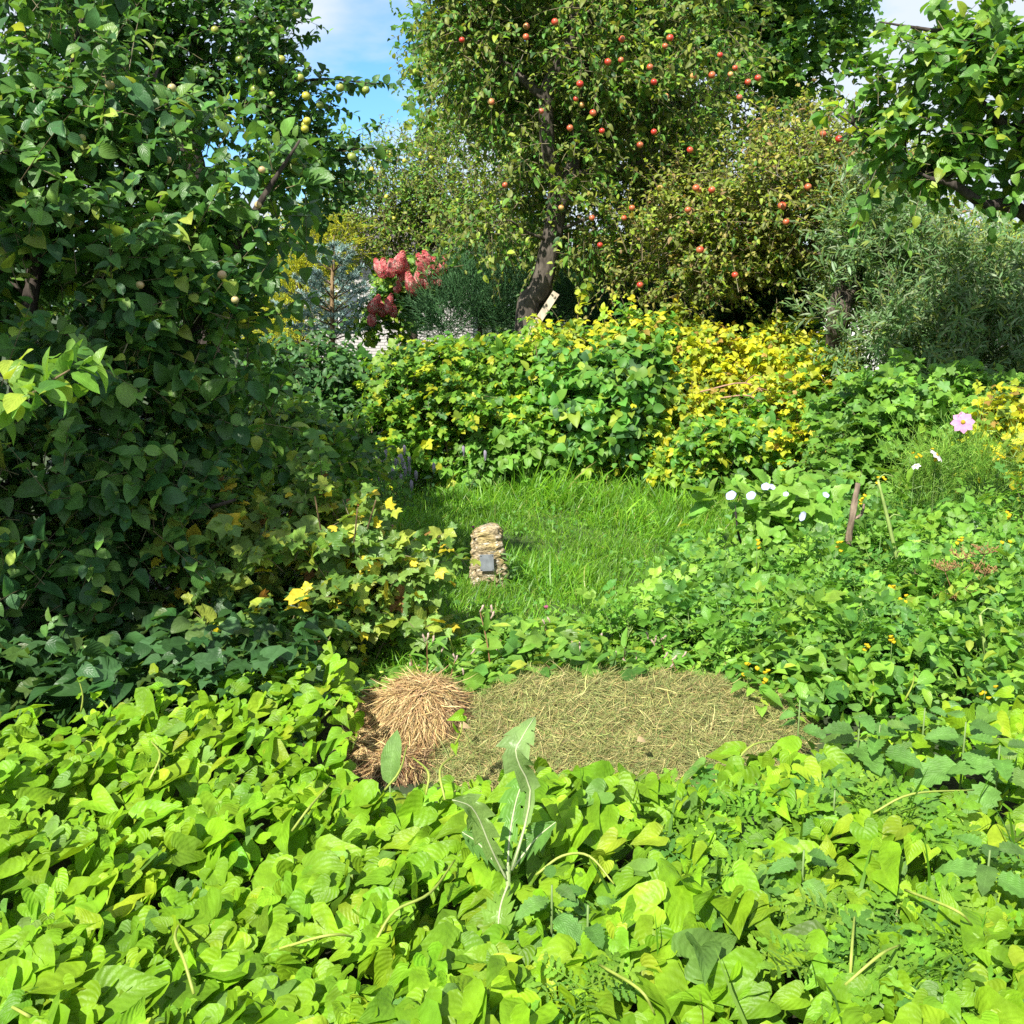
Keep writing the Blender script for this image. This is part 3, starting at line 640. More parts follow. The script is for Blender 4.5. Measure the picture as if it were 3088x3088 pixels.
# ------------------------------------------------------------------ far right tree with big rounded leaves
YR = 6.6
b0 = np.array([4.3, 7.4, 0])
rt = plant('plum_tree', 'large leaved tree with dark branches hanging in from the upper right', 'tree', b0,
      [blob(985, 40, YR, 55, 55, .5), blob(930, 45, YR, 45, 28, .4), blob(905, 20, YR, 22, 16, .2), blob(1000, 110, YR, 60, 55, .5), blob(930, 95, YR, 45, 35, .45), blob(940, 150, YR, 50, 38, .45), blob(1010, 155, YR, 45, 35, .4), blob(875, 112, YR, 45, 16, .3), blob(900, 130, YR, 40, 22, .3),
       blob(880, 150, YR, 34, 22, .3), blob(915, 168, YR, 36, 14, .3), blob(1050, 60, YR, 80, 110, .7), blob(1100, 150, YR, 90, 80, .7), blob(955, 165, YR, 50, 18, .4)],
      105, 0.17, 5, 8, 0.25, T_ROUND, 0.085, [(MG, 3), (LG, 3), (YG, 1.0), (DK, 1.2)], M_NEAR,
      trunk=[([b0, (4.25, 7.3, 1.0), (4.1, 7.1, 1.9), (3.9, 6.9, 2.6), (3.7, 6.7, 3.4)], [0.13, 0.11, 0.09, 0.07, 0.04]), ([(4.15, 7.15, 1.7), W(1024, 213, YR + .2), W(985, 205, YR), W(955, 185, YR - .1), W(930, 178, YR - .1)], [0.06, 0.045, 0.032, 0.025, 0.012]),
             ([(4.05, 7.05, 2.1), W(1010, 130, YR), W(960, 85, YR), W(920, 60, YR)], [0.05, 0.03, 0.018, 0.006]), ([(3.8, 6.8, 2.9), W(985, 40, YR), W(930, 30, YR), W(880, 22, YR)], [0.04, 0.022, 0.012, 0.004]), ([W(960, 187, YR), W(905, 160, YR), W(835, 112, YR)], [0.014, 0.010, 0.004])],
      bark=(0.055, 0.045, 0.04), nbr=22, br=0.012, nobj=280, key='plum_leaf', droop=0.3, out=0.8, bias=1.0)
# thin dark pole
pl = thing('metal_pole', 'thin dark upright pole standing among the sea buckthorn at the right', 'pole', W(945, 330, 10.2) * [1, 1, 0])
mb = MB(); p0 = W(943, 330, 10.2); V, T, U = tube([p0 * [1, 1, 0], W(944, 280, 10.2), W(947, 205, 10.2)], [0.016, 0.014, 0.010], 6, 2); mb.add(V, T, (0.03, 0.025, 0.022), U); mb.build('shaft', M_METAL, pl)
# ------------------------------------------------------------------ sea buckthorn
SB = [((0.085, 0.155, 0.055), 3), ((0.06, 0.12, 0.035), 2), ((0.15, 0.20, 0.11), 1.5), ((0.14, 0.18, 0.04), 0.9)]
YS = 9.2
plant('sea_buckthorn', 'large grey green sea buckthorn with narrow leaves at the right', 'shrub', W(900, 385, YS) * [1, 1, 0],
      [blob(880, 250, YS, 55, 45, .7), blob(860, 215, YS, 30, 45, .5), blob(930, 290, YS, 75, 45, .9), blob(1000, 290, YS, 60, 45, .9), blob(880, 320, YS - .2, 60, 45, .8), blob(960, 345, YS - .4, 85, 45, .9), blob(1020, 330, YS - .4, 60, 60, .8), blob(915, 240, YS, 50, 35, .6), blob(850, 295, YS, 35, 30, .5), blob(900, 365, YS - .6, 55, 28, .6), blob(1010, 390, YS - .8, 50, 30, .6)],
      330, 0.2, 7, 13, 0.26, T_BUCK, 0.088, SB, M_FAR,
      trunk=[([W(900, 390, YS) * [1, 1, 0], W(905, 350, YS), W(890, 290, YS), W(868, 215, YS)], [0.07, 0.06, 0.04, 0.008]), ([W(915, 385, YS) * [1, 1, 0], W(930, 330, YS), W(960, 280, YS)], [0.06, 0.045, 0.012]), ([W(930, 385, YS) * [1, 1, 0], W(970, 345, YS), W(1020, 300, YS)], [0.06, 0.045, 0.012]), ([W(845, 345, YS) * [1, 1, 0], W(838, 300, YS), W(850, 270, YS)], [.05, .04, .012])],
      nbr=24, br=0.014, la=38, stem=0.0022, stemcol=(.10,.10,.05), upb=0.55, jit=0.5, nup=.25, nsun=1.0, bark=(0.10, 0.08, 0.065))
# ivy covered stump
plant('ivy_mound', 'dense dark ivy covering an old trunk beside the yellow hedge', 'ivy', W(765, 345, 11.4) * [1, 1, 0], [blob(772, 300, 11.4, 28, 52, .35), blob(750, 325, 11.3, 25, 28, .3), blob(795, 320, 11.4, 18, 30, .3)],
      150, 0.14, 9, 7, 0.18, T_MAPLE, 0.055, [((0.02, 0.06, 0.018), 4), (DK, 2), (BG, 1)], M_FAR, trunk=[([W(770, 345, 11.5) * [1, 1, 0], W(770, 300, 11.5), W(775, 255, 11.5)], [0.16, 0.14, 0.08])], nbr=0, droop=0.4, shell=0.15)

# ------------------------------------------------------------------ conifers
def sprays(root, C, O, per, cr, L, K, size, pal, la=22, name='foliage', droop=0.0, tm=None, up=0.5):
    P = np.repeat(C, per, 0) + nrm(len(C) * per) * cr; D = unit(np.repeat(O, per, 0) + nrm(len(P)) * 0.35 + [0, 0, up])
    Ls = L * np.exp(rng.normal(0, 0.25, len(P)))
    p, a, n, s = shoots(P, D, Ls, K, droop, la, size, nup=0.3, nsun=0.2, jit=0.8)
    ok = p[:, 2] > 0.02
    mb = stems(P, D, Ls, droop, 0.004, pal[0][0]); scatter(mb, tm or T_NEEDLE, p[ok], a[ok], n[ok], s[ok], palette(ok.sum(), pal, 0.2)); mb.build(name, M_NEEDLE, root, kind='stuff')
def conifer(name, label, cat, base, blobs, n, per, cr, L, K, size, pal, trunkpts, tr, **k):
    r = thing(name, label, cat, base); V, T, U = tube(trunkpts, tr, 8, 3); mb = MB(); mb.add(V, T, (0.08, 0.06, 0.045), U); mb.build('trunk', M_BARK, r)
    C, O = clumps(blobs, n, 0.2); sprays(r, C, O, per, cr, L, K, size, pal, **k); return r
JG = [((0.05, 0.125, 0.045), 4), ((0.08, 0.165, 0.055), 2), ((0.04, 0.095, 0.05), 2)]
YJ = 12.8
for lab, bx, bl in (('soft feathery juniper spreading left of the leaning trunk', 480, [blob(470, 300, YJ, 40, 30, .6), blob(445, 315, YJ, 28, 25, .5), blob(505, 305, YJ, 32, 28, .5), blob(470, 285, YJ, 22, 22, .35)]),
                    ('blue green juniper just right of the leaning trunk', 590, [blob(575, 305, YJ + .2, 38, 28, .6), blob(610, 300, YJ + .4, 30, 24, .5), blob(545, 305, YJ + .5, 30, 24, .5), blob(590, 285, YJ + .3, 18, 14, .3)]),
                    ('low dark juniper to the right of the clipped round one', 710, [blob(715, 318, YJ - .3, 32, 22, .5), blob(690, 320, YJ, 25, 18, .4)])):
    conifer('juniper_bush', lab, 'juniper', W(bx, 340, YJ) * [1, 1, 0], bl, 330, 7, 0.09, 0.26, 16, 0.035, JG, [W(bx, 340, YJ) * [1, 1, 0], W(bx, 320, YJ), W(bx + 3, 300, YJ)], [0.04, 0.03, 0.01], la=20, up=0.9)
conifer('juniper_bush', 'clipped dark juniper with a smooth rounded top', 'juniper', W(645, 345, YJ - .2) * [1, 1, 0], [blob(645, 312, YJ - .2, 36, 40, .45), blob(640, 325, YJ - .2, 32, 30, .4)], 420, 7, 0.05, 0.13, 14, 0.03, [((0.022, 0.065, 0.028), 3), ((0.03, 0.085, 0.035), 2)],
        [W(645, 345, YJ) * [1, 1, 0], W(645, 320, YJ), W(645, 300, YJ)], [0.05, 0.04, 0.01], la=20, up=0.6)
conifer('golden_arborvitae', 'golden yellow arborvitae behind the blue spruce', 'conifer', W(300, 345, 14) * [1, 1, 0], [blob(295, 300, 14, 36, 45, .5), blob(300, 255, 14, 32, 42, .45), blob(315, 228, 14, 24, 28, .3), blob(275, 330, 14, 26, 30, .4), blob(335, 250, 14.1, 20, 26, .3)], 420, 7, 0.09, 0.2, 14, 0.04,
        [((0.36, 0.36, 0.02), 3), ((0.22, 0.28, 0.02), 2), ((0.10, 0.17, 0.02), 1.4)], [W(300, 345, 14) * [1, 1, 0], W(300, 300, 14), W(305, 215, 14)], [0.06, 0.05, 0.01], la=24, up=0.1)
# blue spruce: leader, whorls of branches
yS = 13.0; sb0 = W(332, 345, yS) * [1, 1, 0]; top = W(334, 235, yS)
sp = thing('blue_spruce', 'young silvery blue spruce with a bare brown leader', 'spruce', sb0)
V, T, U = tube([sb0, W(332, 300, yS), W(334, 258, yS), top], [0.035, 0.028, 0.015, 0.005], 8, 3); mb = MB(); mb.add(V, T, (0.22, 0.15, 0.08), U); mb.build('trunk', M_BARK, sp)
BS = [((0.15, 0.23, 0.22), 3), ((0.20, 0.28, 0.28), 2), ((0.10, 0.17, 0.14), 1.2)]
for k, (py, ln, nb) in enumerate(((258, 0.28, 5), (272, 0.42, 5), (286, 0.42, 5), (299, 0.6, 6), (313, 0.7, 7), (326, 0.75, 7), (340, 0.7, 6))):
    c = W(333, py, yS)
    for q in range(nb):
        a = q * 6.283 / nb + k * 0.7 + rng.normal() * 0.15; d = np.array([math.cos(a), math.sin(a), 0.75 - 0.07 * k]); d = unit(d); l = ln * rng.uniform(0.85, 1.15)
        mb = MB(); V, T, U = tube([c, c + d * l * 0.6, c + d * l], [0.009, 0.006, 0.003], 4, 2); mb.add(V, T, (0.16, 0.11, 0.07), U)
        tips = [(c + d * l * 0.3, d, l * 0.7)]
        for s_ in range(int(2 + l * 6)):
            t = rng.uniform(0.3, 0.85); sd = unit(np.cross(d, [0, 0, 1]) * rng.choice([-1, 1]) + d * 0.9 + nrm(1)[0] * 0.2); tips.append((c + d * l * t, sd, l * 0.35 * (1.3 - t)))
        P = np.array([t[0] for t in tips]); D = np.array([t[1] for t in tips]); Ls = np.array([t[2] for t in tips])
        p, ax, n, s = shoots(P, D, Ls, 60, 0, 50, 0.045, jit=1.0, grow=0); scatter(mb, [strip([0, 0.5, 1], [0.085, 0.085, 0], 2, 0, 0)], p, ax, n, s, palette(len(p), BS, 0.15)); mb.build('branch', M_NEEDLE, sp)
# ------------------------------------------------------------------ pink hydrangea
YH = 13.2; hb = W(400, 350, YH) * [1, 1, 0]
hy = plant('hydrangea_bush', 'hydrangea bush covered in pointed pink flower heads', 'shrub', hb, [blob(405, 300, YH + .1, 42, 26, .4), blob(385, 315, YH + .1, 32, 25, .4), blob(425, 285, YH + .1, 30, 18, .3)], 60, 0.14, 6, 6, 0.2, T_ROUND, 0.085, [(LG, 3), (MG, 2), (YG, 1.5)], M_FAR, nobj=20, key='hydrangea_leaf')
mb = MB(); nf = 150; d = unit(nrm(nf)); hgt = d[:, 2]; cp = d * np.array([0.62, 0.62, 1.0]); cp[:, :2] *= (1 - 0.45 * (hgt[:, None] + 0.2)); cp = cp * 0.92
for (fp, fd) in zip(cp, d):
    a0 = unit(np.cross(fd, [0.2, 0.3, 1])); b0_ = np.cross(fd, a0); cc = palette(1, [((0.42, 0.10, 0.11), 3), ((0.45, 0.18, 0.17), 2), ((0.45, 0.33, 0.28), 1)], 0.12)[0]
    for q in range(4):
        a = q * 1.571 + rng.random() * 0.3; e = a0 * math.cos(a) + b0_ * math.sin(a); f = np.cross(fd, e)
        mb.add([fp, fp + e * 0.13 + f * 0.08 + fd * 0.03, fp + e * 0.24 + fd * 0.01, fp + e * 0.13 - f * 0.08 + fd * 0.03], [(0, 1, 2), (0, 2, 3)], cc)
pm = mb.mesh('panicle', M_PETAL)
for (x, y, s_) in [(383, 268, .12), (391, 268, .11), (399, 262, .14), (404, 268, .13), (421, 264, .13), (427, 260, .12), (430, 268, .13), (436, 266, .12), (442, 265, .13), (378, 266, .10), (410, 282, .12), (418, 279, .11), (426, 281, .11), (398, 286, .09), (375, 304, .12), (381, 308, .11), (388, 306, .09), (394, 311, .08), (372, 318, .10), (413, 287, .11), (434, 277, .09), (390, 300, .08), (440, 280, .07), (400, 276, .08)]:
    P = W(x, y, YH - .45 + rng.uniform(-.1, .1)) - hb
    child('panicle', pm, hy, mat4=Matrix.Translation(Vector(P)) @ Matrix.Rotation(rng.uniform(0, 6), 4, 'Z') @ Matrix.Rotation(rng.normal() * 0.35, 4, 'X') @ Matrix.Diagonal((s_ * 0.95, s_ * .95, s_ * 1.1, 1)))
# leaning weathered board against the trunk
bd = thing('leaning_board', 'pale weathered board leaning beside the apple trunk', 'board', W(522, 352, 10.7) * [1, 1, 0])
a, b = W(518, 352, 10.7), W(556, 293, 10.9)
V, T = boxv((0, 0, 0), (0.075, 0.03, 1.0)); dd = b - a; ln = np.linalg.norm(dd); z = dd / ln; x = unit(np.cross([0, 1, 0], z)); y = np.cross(z, x)
V = (a + b) / 2 + V[:, :1] * x + V[:, 1:2] * y + V[:, 2:3] * ln * z; mb = MB(); mb.add(V, T, (0.42, 0.36, 0.27)); mb.build('plank', M_WOOD, bd, False)
a, b = W(511, 372, 10.75), W(527, 318, 10.95); V, T, U = tube([a, (a + b) / 2, b], [.03, .028, .022], 6, 2); mb = MB(); mb.add(V, T, (0.25, 0.21, 0.17), U); mb.build('prop_stick', M_WOOD, bd)

# ------------------------------------------------------------------ hedge of raspberries and currants
HG = [((0.085, 0.19, 0.02), 4), ((0.05, 0.135, 0.025), 2), ((0.16, 0.26, 0.022), 2.4), ((0.27, 0.30, 0.02), 1.0)]
HY = [((0.34, 0.33, 0.015), 3), ((0.27, 0.31, 0.025), 3), ((0.12, 0.20, 0.025), 1.5), ((0.25, 0.17, 0.04), 0.5)]
def canes(base, n, spread, h):
    out = []
    for _ in range(n):
        a = rng.uniform(0, 6.28); p = np.asarray(base) + [rng.normal() * spread * .5, rng.normal() * .15, 0]
        out.append(([p, p + [math.cos(a) * .08, math.sin(a) * .05, h * .5], p + [math.cos(a) * .25, math.sin(a) * .2 - .05, h * rng.uniform(.85, 1.1)]], [0.007, 0.006, 0.003]))
    return out
def bush(name, label, cat, px, Y, blobs, ncl, tms, size, pal, nobj=30, per=6, K=7, L=0.22, cr=0.12, n_cane=6, ch=1.1, mat=None, group=None, spread=.4, **k):
    return plant(name, label, cat, W(px, 480, Y) * [1, 1, 0], blobs, ncl, cr, per, K, L, tms, size, pal, mat or M_FAR, trunk=canes(W(px, 480, Y) * [1, 1, 0], n_cane, spread, ch), bark=(0.13, 0.09, 0.05), nbr=0, nobj=nobj, key=name + '_leaf', group=group, shell=0.3, **{**dict(nup=.35, nsun=.95, droop=.3, jit=.4), **k})
bush('honeysuckle_bush', 'shaded dark green shrub below the blue spruce', 'shrub', 300, 9.6, [blob(300, 385, 9.6, 60, 42, .5), blob(345, 390, 9.6, 45, 35, .4), blob(270, 420, 9.4, 50, 50, .4), blob(335, 420, 9.4, 45, 45, .4), blob(250, 385, 9.9, 40, 30, .4)], 170, T_APPLE, 0.075, [(BG, 3), (DK, 2), (MG, 2)], 30)
bush('currant_bush', 'broad green currant bush at the left end of the hedge', 'shrub', 425, 9.3, [blob(420, 400, 9.4, 42, 55, .5), blob(455, 430, 9.2, 40, 50, .45), blob(400, 440, 9.1, 40, 40, .4), blob(450, 390, 9.5, 45, 30, .4), blob(395, 388, 9.7, 30, 26, .4)], 190, T_CURR, 0.075, HG, 60, ch=1.0)
bush('raspberry_bush', 'green raspberry bush with arching canes below the leaning board', 'shrub', 510, 9.6, [blob(500, 378, 9.9, 50, 24, .4), blob(510, 400, 9.6, 40, 50, .45), blob(520, 440, 9.4, 40, 45, .4), blob(470, 368, 10.1, 35, 16, .3)], 150, T_RASP, 0.12, HG, 50, K=5, n_cane=10, ch=1.2)
bush('elder_sapling', 'fresh green broad leaved sapling low in the middle of the hedge', 'shrub', 500, 9.0, [blob(490, 470, 9.0, 25, 16, .3), blob(515, 455, 9.0, 22, 25, .3)], 28, T_RASP, 0.15, [(LG, 3), ((0.10, 0.22, 0.03), 2)], 30, K=5, n_cane=3, ch=.5)
bush('dogwood_bush', 'bright green shrub with large pointed leaves in the hedge centre', 'shrub', 590, 9.3, [blob(590, 400, 9.4, 38, 36, .4), blob(600, 430, 9.2, 38, 40, .4), blob(565, 385, 9.5, 28, 28, .35), blob(640, 380, 9.3, 30, 25, .3)], 100, T_ROUND, 0.10, [((0.075, 0.19, 0.03), 3), (LG, 2), (BG, 1.2), (YG, .7)], 70, ch=1.0)
bush('raspberry_bush', 'mixed green and yellow raspberry bush on the right of the hedge centre', 'shrub', 630, 9.8, [blob(600, 362, 10.1, 55, 20, .4), blob(560, 352, 10.2, 30, 20, .35), blob(650, 360, 10.0, 45, 40, .5), blob(640, 440, 9.4, 35, 38, .4), blob(580, 460, 9.3, 45, 25, .35), blob(660, 465, 9.2, 30, 18, .3)], 210, T_RASP, 0.115, HG + HY, 60, K=5, n_cane=14, ch=1.2)
bush('raspberry_bush', 'golden yellow raspberry bush behind the dry canes', 'shrub', 720, 9.8, [blob(690, 370, 10.0, 50, 36, .5), blob(740, 385, 9.8, 50, 36, .5), blob(710, 420, 9.6, 42, 34, .4), blob(660, 355, 10.2, 55, 18, .35), blob(770, 370, 10.0, 45, 28, .4)], 210, T_RASP, 0.105, HY, 60, K=5, n_cane=12, ch=1.1)
bush('bramble_bush', 'low green bramble at the right foot of the hedge', 'shrub', 710, 9.1, [blob(700, 450, 9.2, 34, 26, .35), blob(735, 435, 9.2, 24, 20, .3), blob(690, 470, 9.0, 25, 14, .3)], 60, T_RASP, 0.12, HG, 40, K=5, ch=.6)
bush('yellow_currant_bush', 'small yellowing bush beside the grassy path', 'shrub', 815, 8.9, [blob(815, 400, 9.0, 28, 32, .35), blob(805, 440, 8.8, 22, 22, .3), blob(835, 380, 9.2, 25, 18, .3), blob(780, 350, 10.4, 30, 18, .3)], 90, T_CURR, 0.065, HY + HG[:1], 50, ch=.9)
bush('currant_bush', 'dense green currant bush behind the pink cosmos flower', 'shrub', 900, 7.3, [blob(880, 430, 7.3, 45, 35, .4), blob(925, 425, 7.3, 45, 32, .4), blob(860, 455, 7.1, 30, 28, .3), blob(965, 405, 7.5, 40, 22, .3), blob(1000, 415, 7.6, 30, 25, .3), blob(905, 395, 7.5, 30, 18, .3)], 150, T_CURR, 0.078, [((0.10, 0.21, 0.03), 4), ((.07,.16,.03), 1.5), ((.13,.25,.03), 2)], 90, ch=.8)
bush('yellow_currant_bush', 'little golden leaved bush at the right edge near the cosmos', 'shrub', 1010, 6.8, [blob(1005, 432, 6.8, 24, 16, .2), blob(985, 445, 6.8, 16, 12, .2)], 24, T_CURR, 0.06, HY, 30, n_cane=3, ch=.8)
# tall thin yellow sprigs rising out of the hedge
for lab, x0, y0, x1, y1 in (('twisting yellow vine sprig on the left above the hedge', 577, 340, 583, 288), ('straight yellow vine sprig above the hedge in front of the round juniper', 672, 345, 676, 294)):
    a, b = W(x0, y0, 10.2), W(x1, y1, 10.2); n = 12; t = np.linspace(0, 1, n)[:, None]; P = a + (b - a) * t + nrm(n) * 0.03
    r = thing('vine_sprig', lab, 'vine', a); V, T, U = tube(P[::3], [0.006] * len(P[::3]), 5, 2); mb = MB(); mb.add(V, T, (0.16, 0.12, 0.04), U); mb.build('stem', M_STEM, r)
    P2 = np.repeat(P, 4, 0); put_leaves(r, T_ROUND, P2, nrm(len(P2)) - [0, 0, .3], unit(nrm(len(P2))) + SUN_DIR, np.full(len(P2), .075), palette(len(P2), HY), M_FAR, HY, 48, 'vine_leaf')
# dry canes
for lab, pts in (('longer bare reddish cane arching at the right end of the yellow hedge', [(700, 392), (745, 383), (772, 400), (790, 420)]), ('shorter dry cane drooping under the arching one', [(720, 398), (750, 396), (770, 412), (785, 422)])):
    r = thing('dry_cane', lab, 'cane', W(pts[0][0], pts[0][1], 9.25)); mb = MB(); V, T, U = tube([W(x, y, 9.2) for x, y in pts], [.008, .007, .006, .004], 5, 4); mb.add(V, T, (0.34, 0.20, 0.13), U); mb.build('stem', M_STEM, r)
    p = [W(x, y, 9.2) for x, y in pts]
    for k in (1, 2): V, T, U = tube([p[k], p[k] + [.08, 0, .07], p[k] + [.2, 0, .03]], [.005, .004, .002], 4, 2); mb = MB(); mb.add(V, T, (0.30, 0.17, 0.11), U); mb.build('side_twig', M_STEM, r)

# ------------------------------------------------------------------ left apple tree, the unseen tree added to shade it and the old tree behind it
bk = np.array([-2.75, 9.6, 0])
YK = 9.6
ot = plant('old_apple_tree', 'dark trunked apple tree with green apples behind the left foliage', 'tree', bk,
      [blob(260, 30, YK, 55, 45, .6), blob(225, 80, YK, 60, 50, .6), blob(300, 60, YK - .1, 30, 28, .35), blob(285, 110, YK, 45, 40, .5), blob(140, 20, YK, 110, 60, .8), blob(300, 150, YK, 40, 40, .45), blob(60, -50, YK, 120, 55, .8), blob(310, 195, YK, 38, 30, .4), blob(100, 90, YK + .3, 100, 60, .7), blob(275, 0, YK, 30, 25, .3)],
      240, 0.24, 7, 9, 0.3, T_ROUND, 0.072, [(DK, 2.5), (MG, 3), (LG, 1), (BG, 1)], M_NEAR,
      trunk=[([bk, W(205, 260, YK), W(200, 203, YK), W(185, 140, YK), W(168, 80, YK), W(158, 20, YK), W(150, -60, YK)], [0.14, 0.125, 0.12, 0.115, 0.11, 0.1, 0.06]), ([W(163, 55, YK), W(200, 32, YK), W(255, 20, YK), W(300, 5, YK)], [.045, .035, .022, .008]), ([W(180, 120, YK), W(240, 105, YK), W(310, 80, YK - .1), W(376, 84, YK - .2)], [.03, .022, .012, .004]), ([W(195, 185, YK), W(260, 170, YK), W(340, 150, YK), W(385, 152, YK)], [.03, .02, .01, .004])],
      bark=(0.045, 0.035, 0.03), nbr=24, br=0.018, nobj=80, key='apple_leaf_round', bias=1.5,
      extra=(np.array([W(x, y, YK - .15) for x, y in [(320, 82), (340, 83), (356, 84), (368, 83), (345, 151), (365, 148), (378, 150), (372, 160)]]), np.array([[1, 0, .1]] * 8)))
hang(ot, 'apple', [W(x, y, YK - .55) for x, y in [(281, 60), (262, 72), (300, 78), (320, 105), (305, 125), (250, 20), (280, 30), (297, 14), (240, 60), (272, 95), (340, 88), (366, 90), (352, 157), (215, 30), (255, 90)]], fruit_mesh('apple_green', GRN), 0.036)
hang(ot, 'apple', [W(x, y, YK - .7) for x, y in [(307, 121), (305, 129), (306, 96)]], fruit_mesh('apple_yellow', YEL), 0.036)

lb = np.array([-2.35, 4.9, 0])
LP = [((0.055, 0.125, 0.028), 4), ((0.035, 0.095, 0.03), 3), ((0.10, 0.19, 0.035), 2.2), ((0.19, 0.25, 0.04), 0.6)]
lt = plant('apple_tree', 'big apple bush with broad leaves filling the left edge', 'tree', lb,
      [blob(60, 50, 5.2, 85, 60, .35), blob(130, 110, 5.1, 80, 55, .35), blob(40, 160, 4.9, 90, 60, .4), blob(210, 180, 5.1, 75, 50, .35), blob(130, 240, 4.9, 95, 55, .4), blob(265, 200, 5.2, 42, 40, .3), blob(50, 290, 4.6, 90, 60, .4), blob(200, 300, 4.9, 70, 50, .35), blob(290, 190, 5.3, 26, 26, .2), blob(240, 260, 5.1, 40, 30, .3), blob(120, 350, 4.6, 90, 45, .4), blob(110, 420, 4.7, 120, 60, .5), blob(230, 400, 5.0, 65, 40, .4),
       blob(60, 500, 4.4, 110, 50, .45), blob(170, 530, 4.4, 65, 45, .35), blob(60, 580, 4.3, 110, 40, .4), blob(160, 470, 4.7, 70, 40, .4), blob(-80, 200, 5.0, 100, 170, .5), blob(-90, 500, 4.3, 90, 90, .6), blob(130, 595, 4.3, 50, 30, .3), blob(30, -50, 5.6, 120, 50, .4)],
      420, 0.15, 5, 8, 0.25, T_ROUND + T_APPLE[:2], 0.080, LP, M_NEAR,
      trunk=[([lb, (-2.2, 4.85, .7), W(105, 330, 4.9), W(115, 200, 5.1), W(160, 60, 5.3)], [.07, .06, .045, .03, .008]), ([lb + [.1, 0, 0], (-2.35, 4.8, .8), W(30, 300, 4.8), W(60, 160, 5.0), W(75, 40, 5.3)], [.06, .05, .035, .022, .006]), ([lb + [.05, .1, 0], (-1.9, 4.85, .8), W(195, 330, 4.9), W(250, 220, 4.9), W(300, 140, 4.9)], [.055, .045, .03, .018, .005]), ([lb, (-1.9, 4.6, .6), W(170, 520, 4.5), W(235, 500, 4.4)], [.04, .03, .018, .006])],
      bark=(0.06, 0.048, 0.04), nbr=40, br=0.011, nobj=300, key='apple_leaf_broad', bias=0.8, droop=0.1)
hang(lt, 'apple', [W(x, y, 4.75 if y < 240 else 4.4) for x, y in [(110, 85), (172, 88), (82, 138), (168, 160), (262, 170), (80, 225), (258, 205), (222, 275), (140, 285), (235, 300), (10, 155)]], fruit_mesh('apple_pale', PALE), 0.019)
plant('apple_tree', 'unseen apple tree added beyond the left edge to shade the lower left corner', 'tree', (-3.3, 2.6, 0),  # stands out of view, put in for the shade it casts
      [(np.array([-3.1, 2.75, 2.7]), np.array([.75, .75, .8])), (np.array([-3.0, 2.5, 3.5]), np.array([.7, .7, .5])), (np.array([-3.3, 3.1, 1.7]), np.array([.6, .6, .6])), (np.array([-2.55, 2.75, 3.3]), np.array([.55, .6, .4]))],
      170, 0.16, 5, 9, 0.25, T_ROUND, 0.082, LP, M_NEAR, trunk=[([(-3.3, 2.6, 0), (-3.3, 2.65, 1.2), (-3.1, 2.7, 2.2), (-2.9, 2.6, 3.3)], [.08, .07, .05, .02])], nbr=16, br=.012)
# nearer twigs of the same tree catching the sun at the left edge
nb_ = thing('apple_branch', 'sunlit low apple branch reaching in from the left edge', 'branch', W(-20, 400, 3.3))
P = [W(x, y, Y) for x, y, Y in [(-40, 450, 3.2), (10, 410, 3.15), (45, 385, 3.1), (70, 370, 3.1)]]; V, T, U = tube(P, [.008, .006, .005, .003], 5, 4); mb = MB(); mb.add(V, T, (0.12, 0.09, 0.05), U); mb.build('stem', M_BARK, nb_)
Q = np.array([W(x, y, Y) for x, y, Y in [(-10, 425, 3.15), (10, 410, 3.15), (25, 398, 3.12), (45, 385, 3.1), (60, 378, 3.1), (20, 395, 3.1), (0, 380, 3.2), (10, 360, 3.3), (40, 365, 3.2)]]); D = unit(nrm(9) * .5 + [1, -.3, .4])
p, a, n, s = shoots(Q, D, np.full(9, .16), 7, .2, 60, .085); put_leaves(nb_, T_APPLE, p, a, n, s, palette(len(p), [(LG, 3), (YG, 1), (MG, 1)]), M_NEAR, [(LG, 3), (YG, 1), (MG, 1)], 63, 'apple_leaf_lit')
# shaded undergrowth on the left
def cover(name, label, P, tms, size, pal, mat, nup=1.0, jit=0.5, dirz=-.1):
    n = len(P); mb = MB(); D = nrm(n); D[:, 2] = dirz + rng.normal(0, .2, n)
    scatter(mb, tms, P, D, np.array([0, 0, nup]) + SUN_DIR * .4 + nrm(n) * jit, size * np.exp(rng.normal(0, .25, n)), palette(n, pal)); o = mb.build(name, mat, None); o['kind'] = 'stuff'; o['label'] = label; return o
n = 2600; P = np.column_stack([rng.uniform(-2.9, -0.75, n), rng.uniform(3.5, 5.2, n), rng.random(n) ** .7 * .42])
cover('shaded_undergrowth', 'dark ground elder and seedlings in the shade under the left apple tree', P, T_ROUND + T_CURR[:2], .085, [(DK, 3), (BG, 2), ((.05, .09, .02), 1)], M_NEAR)

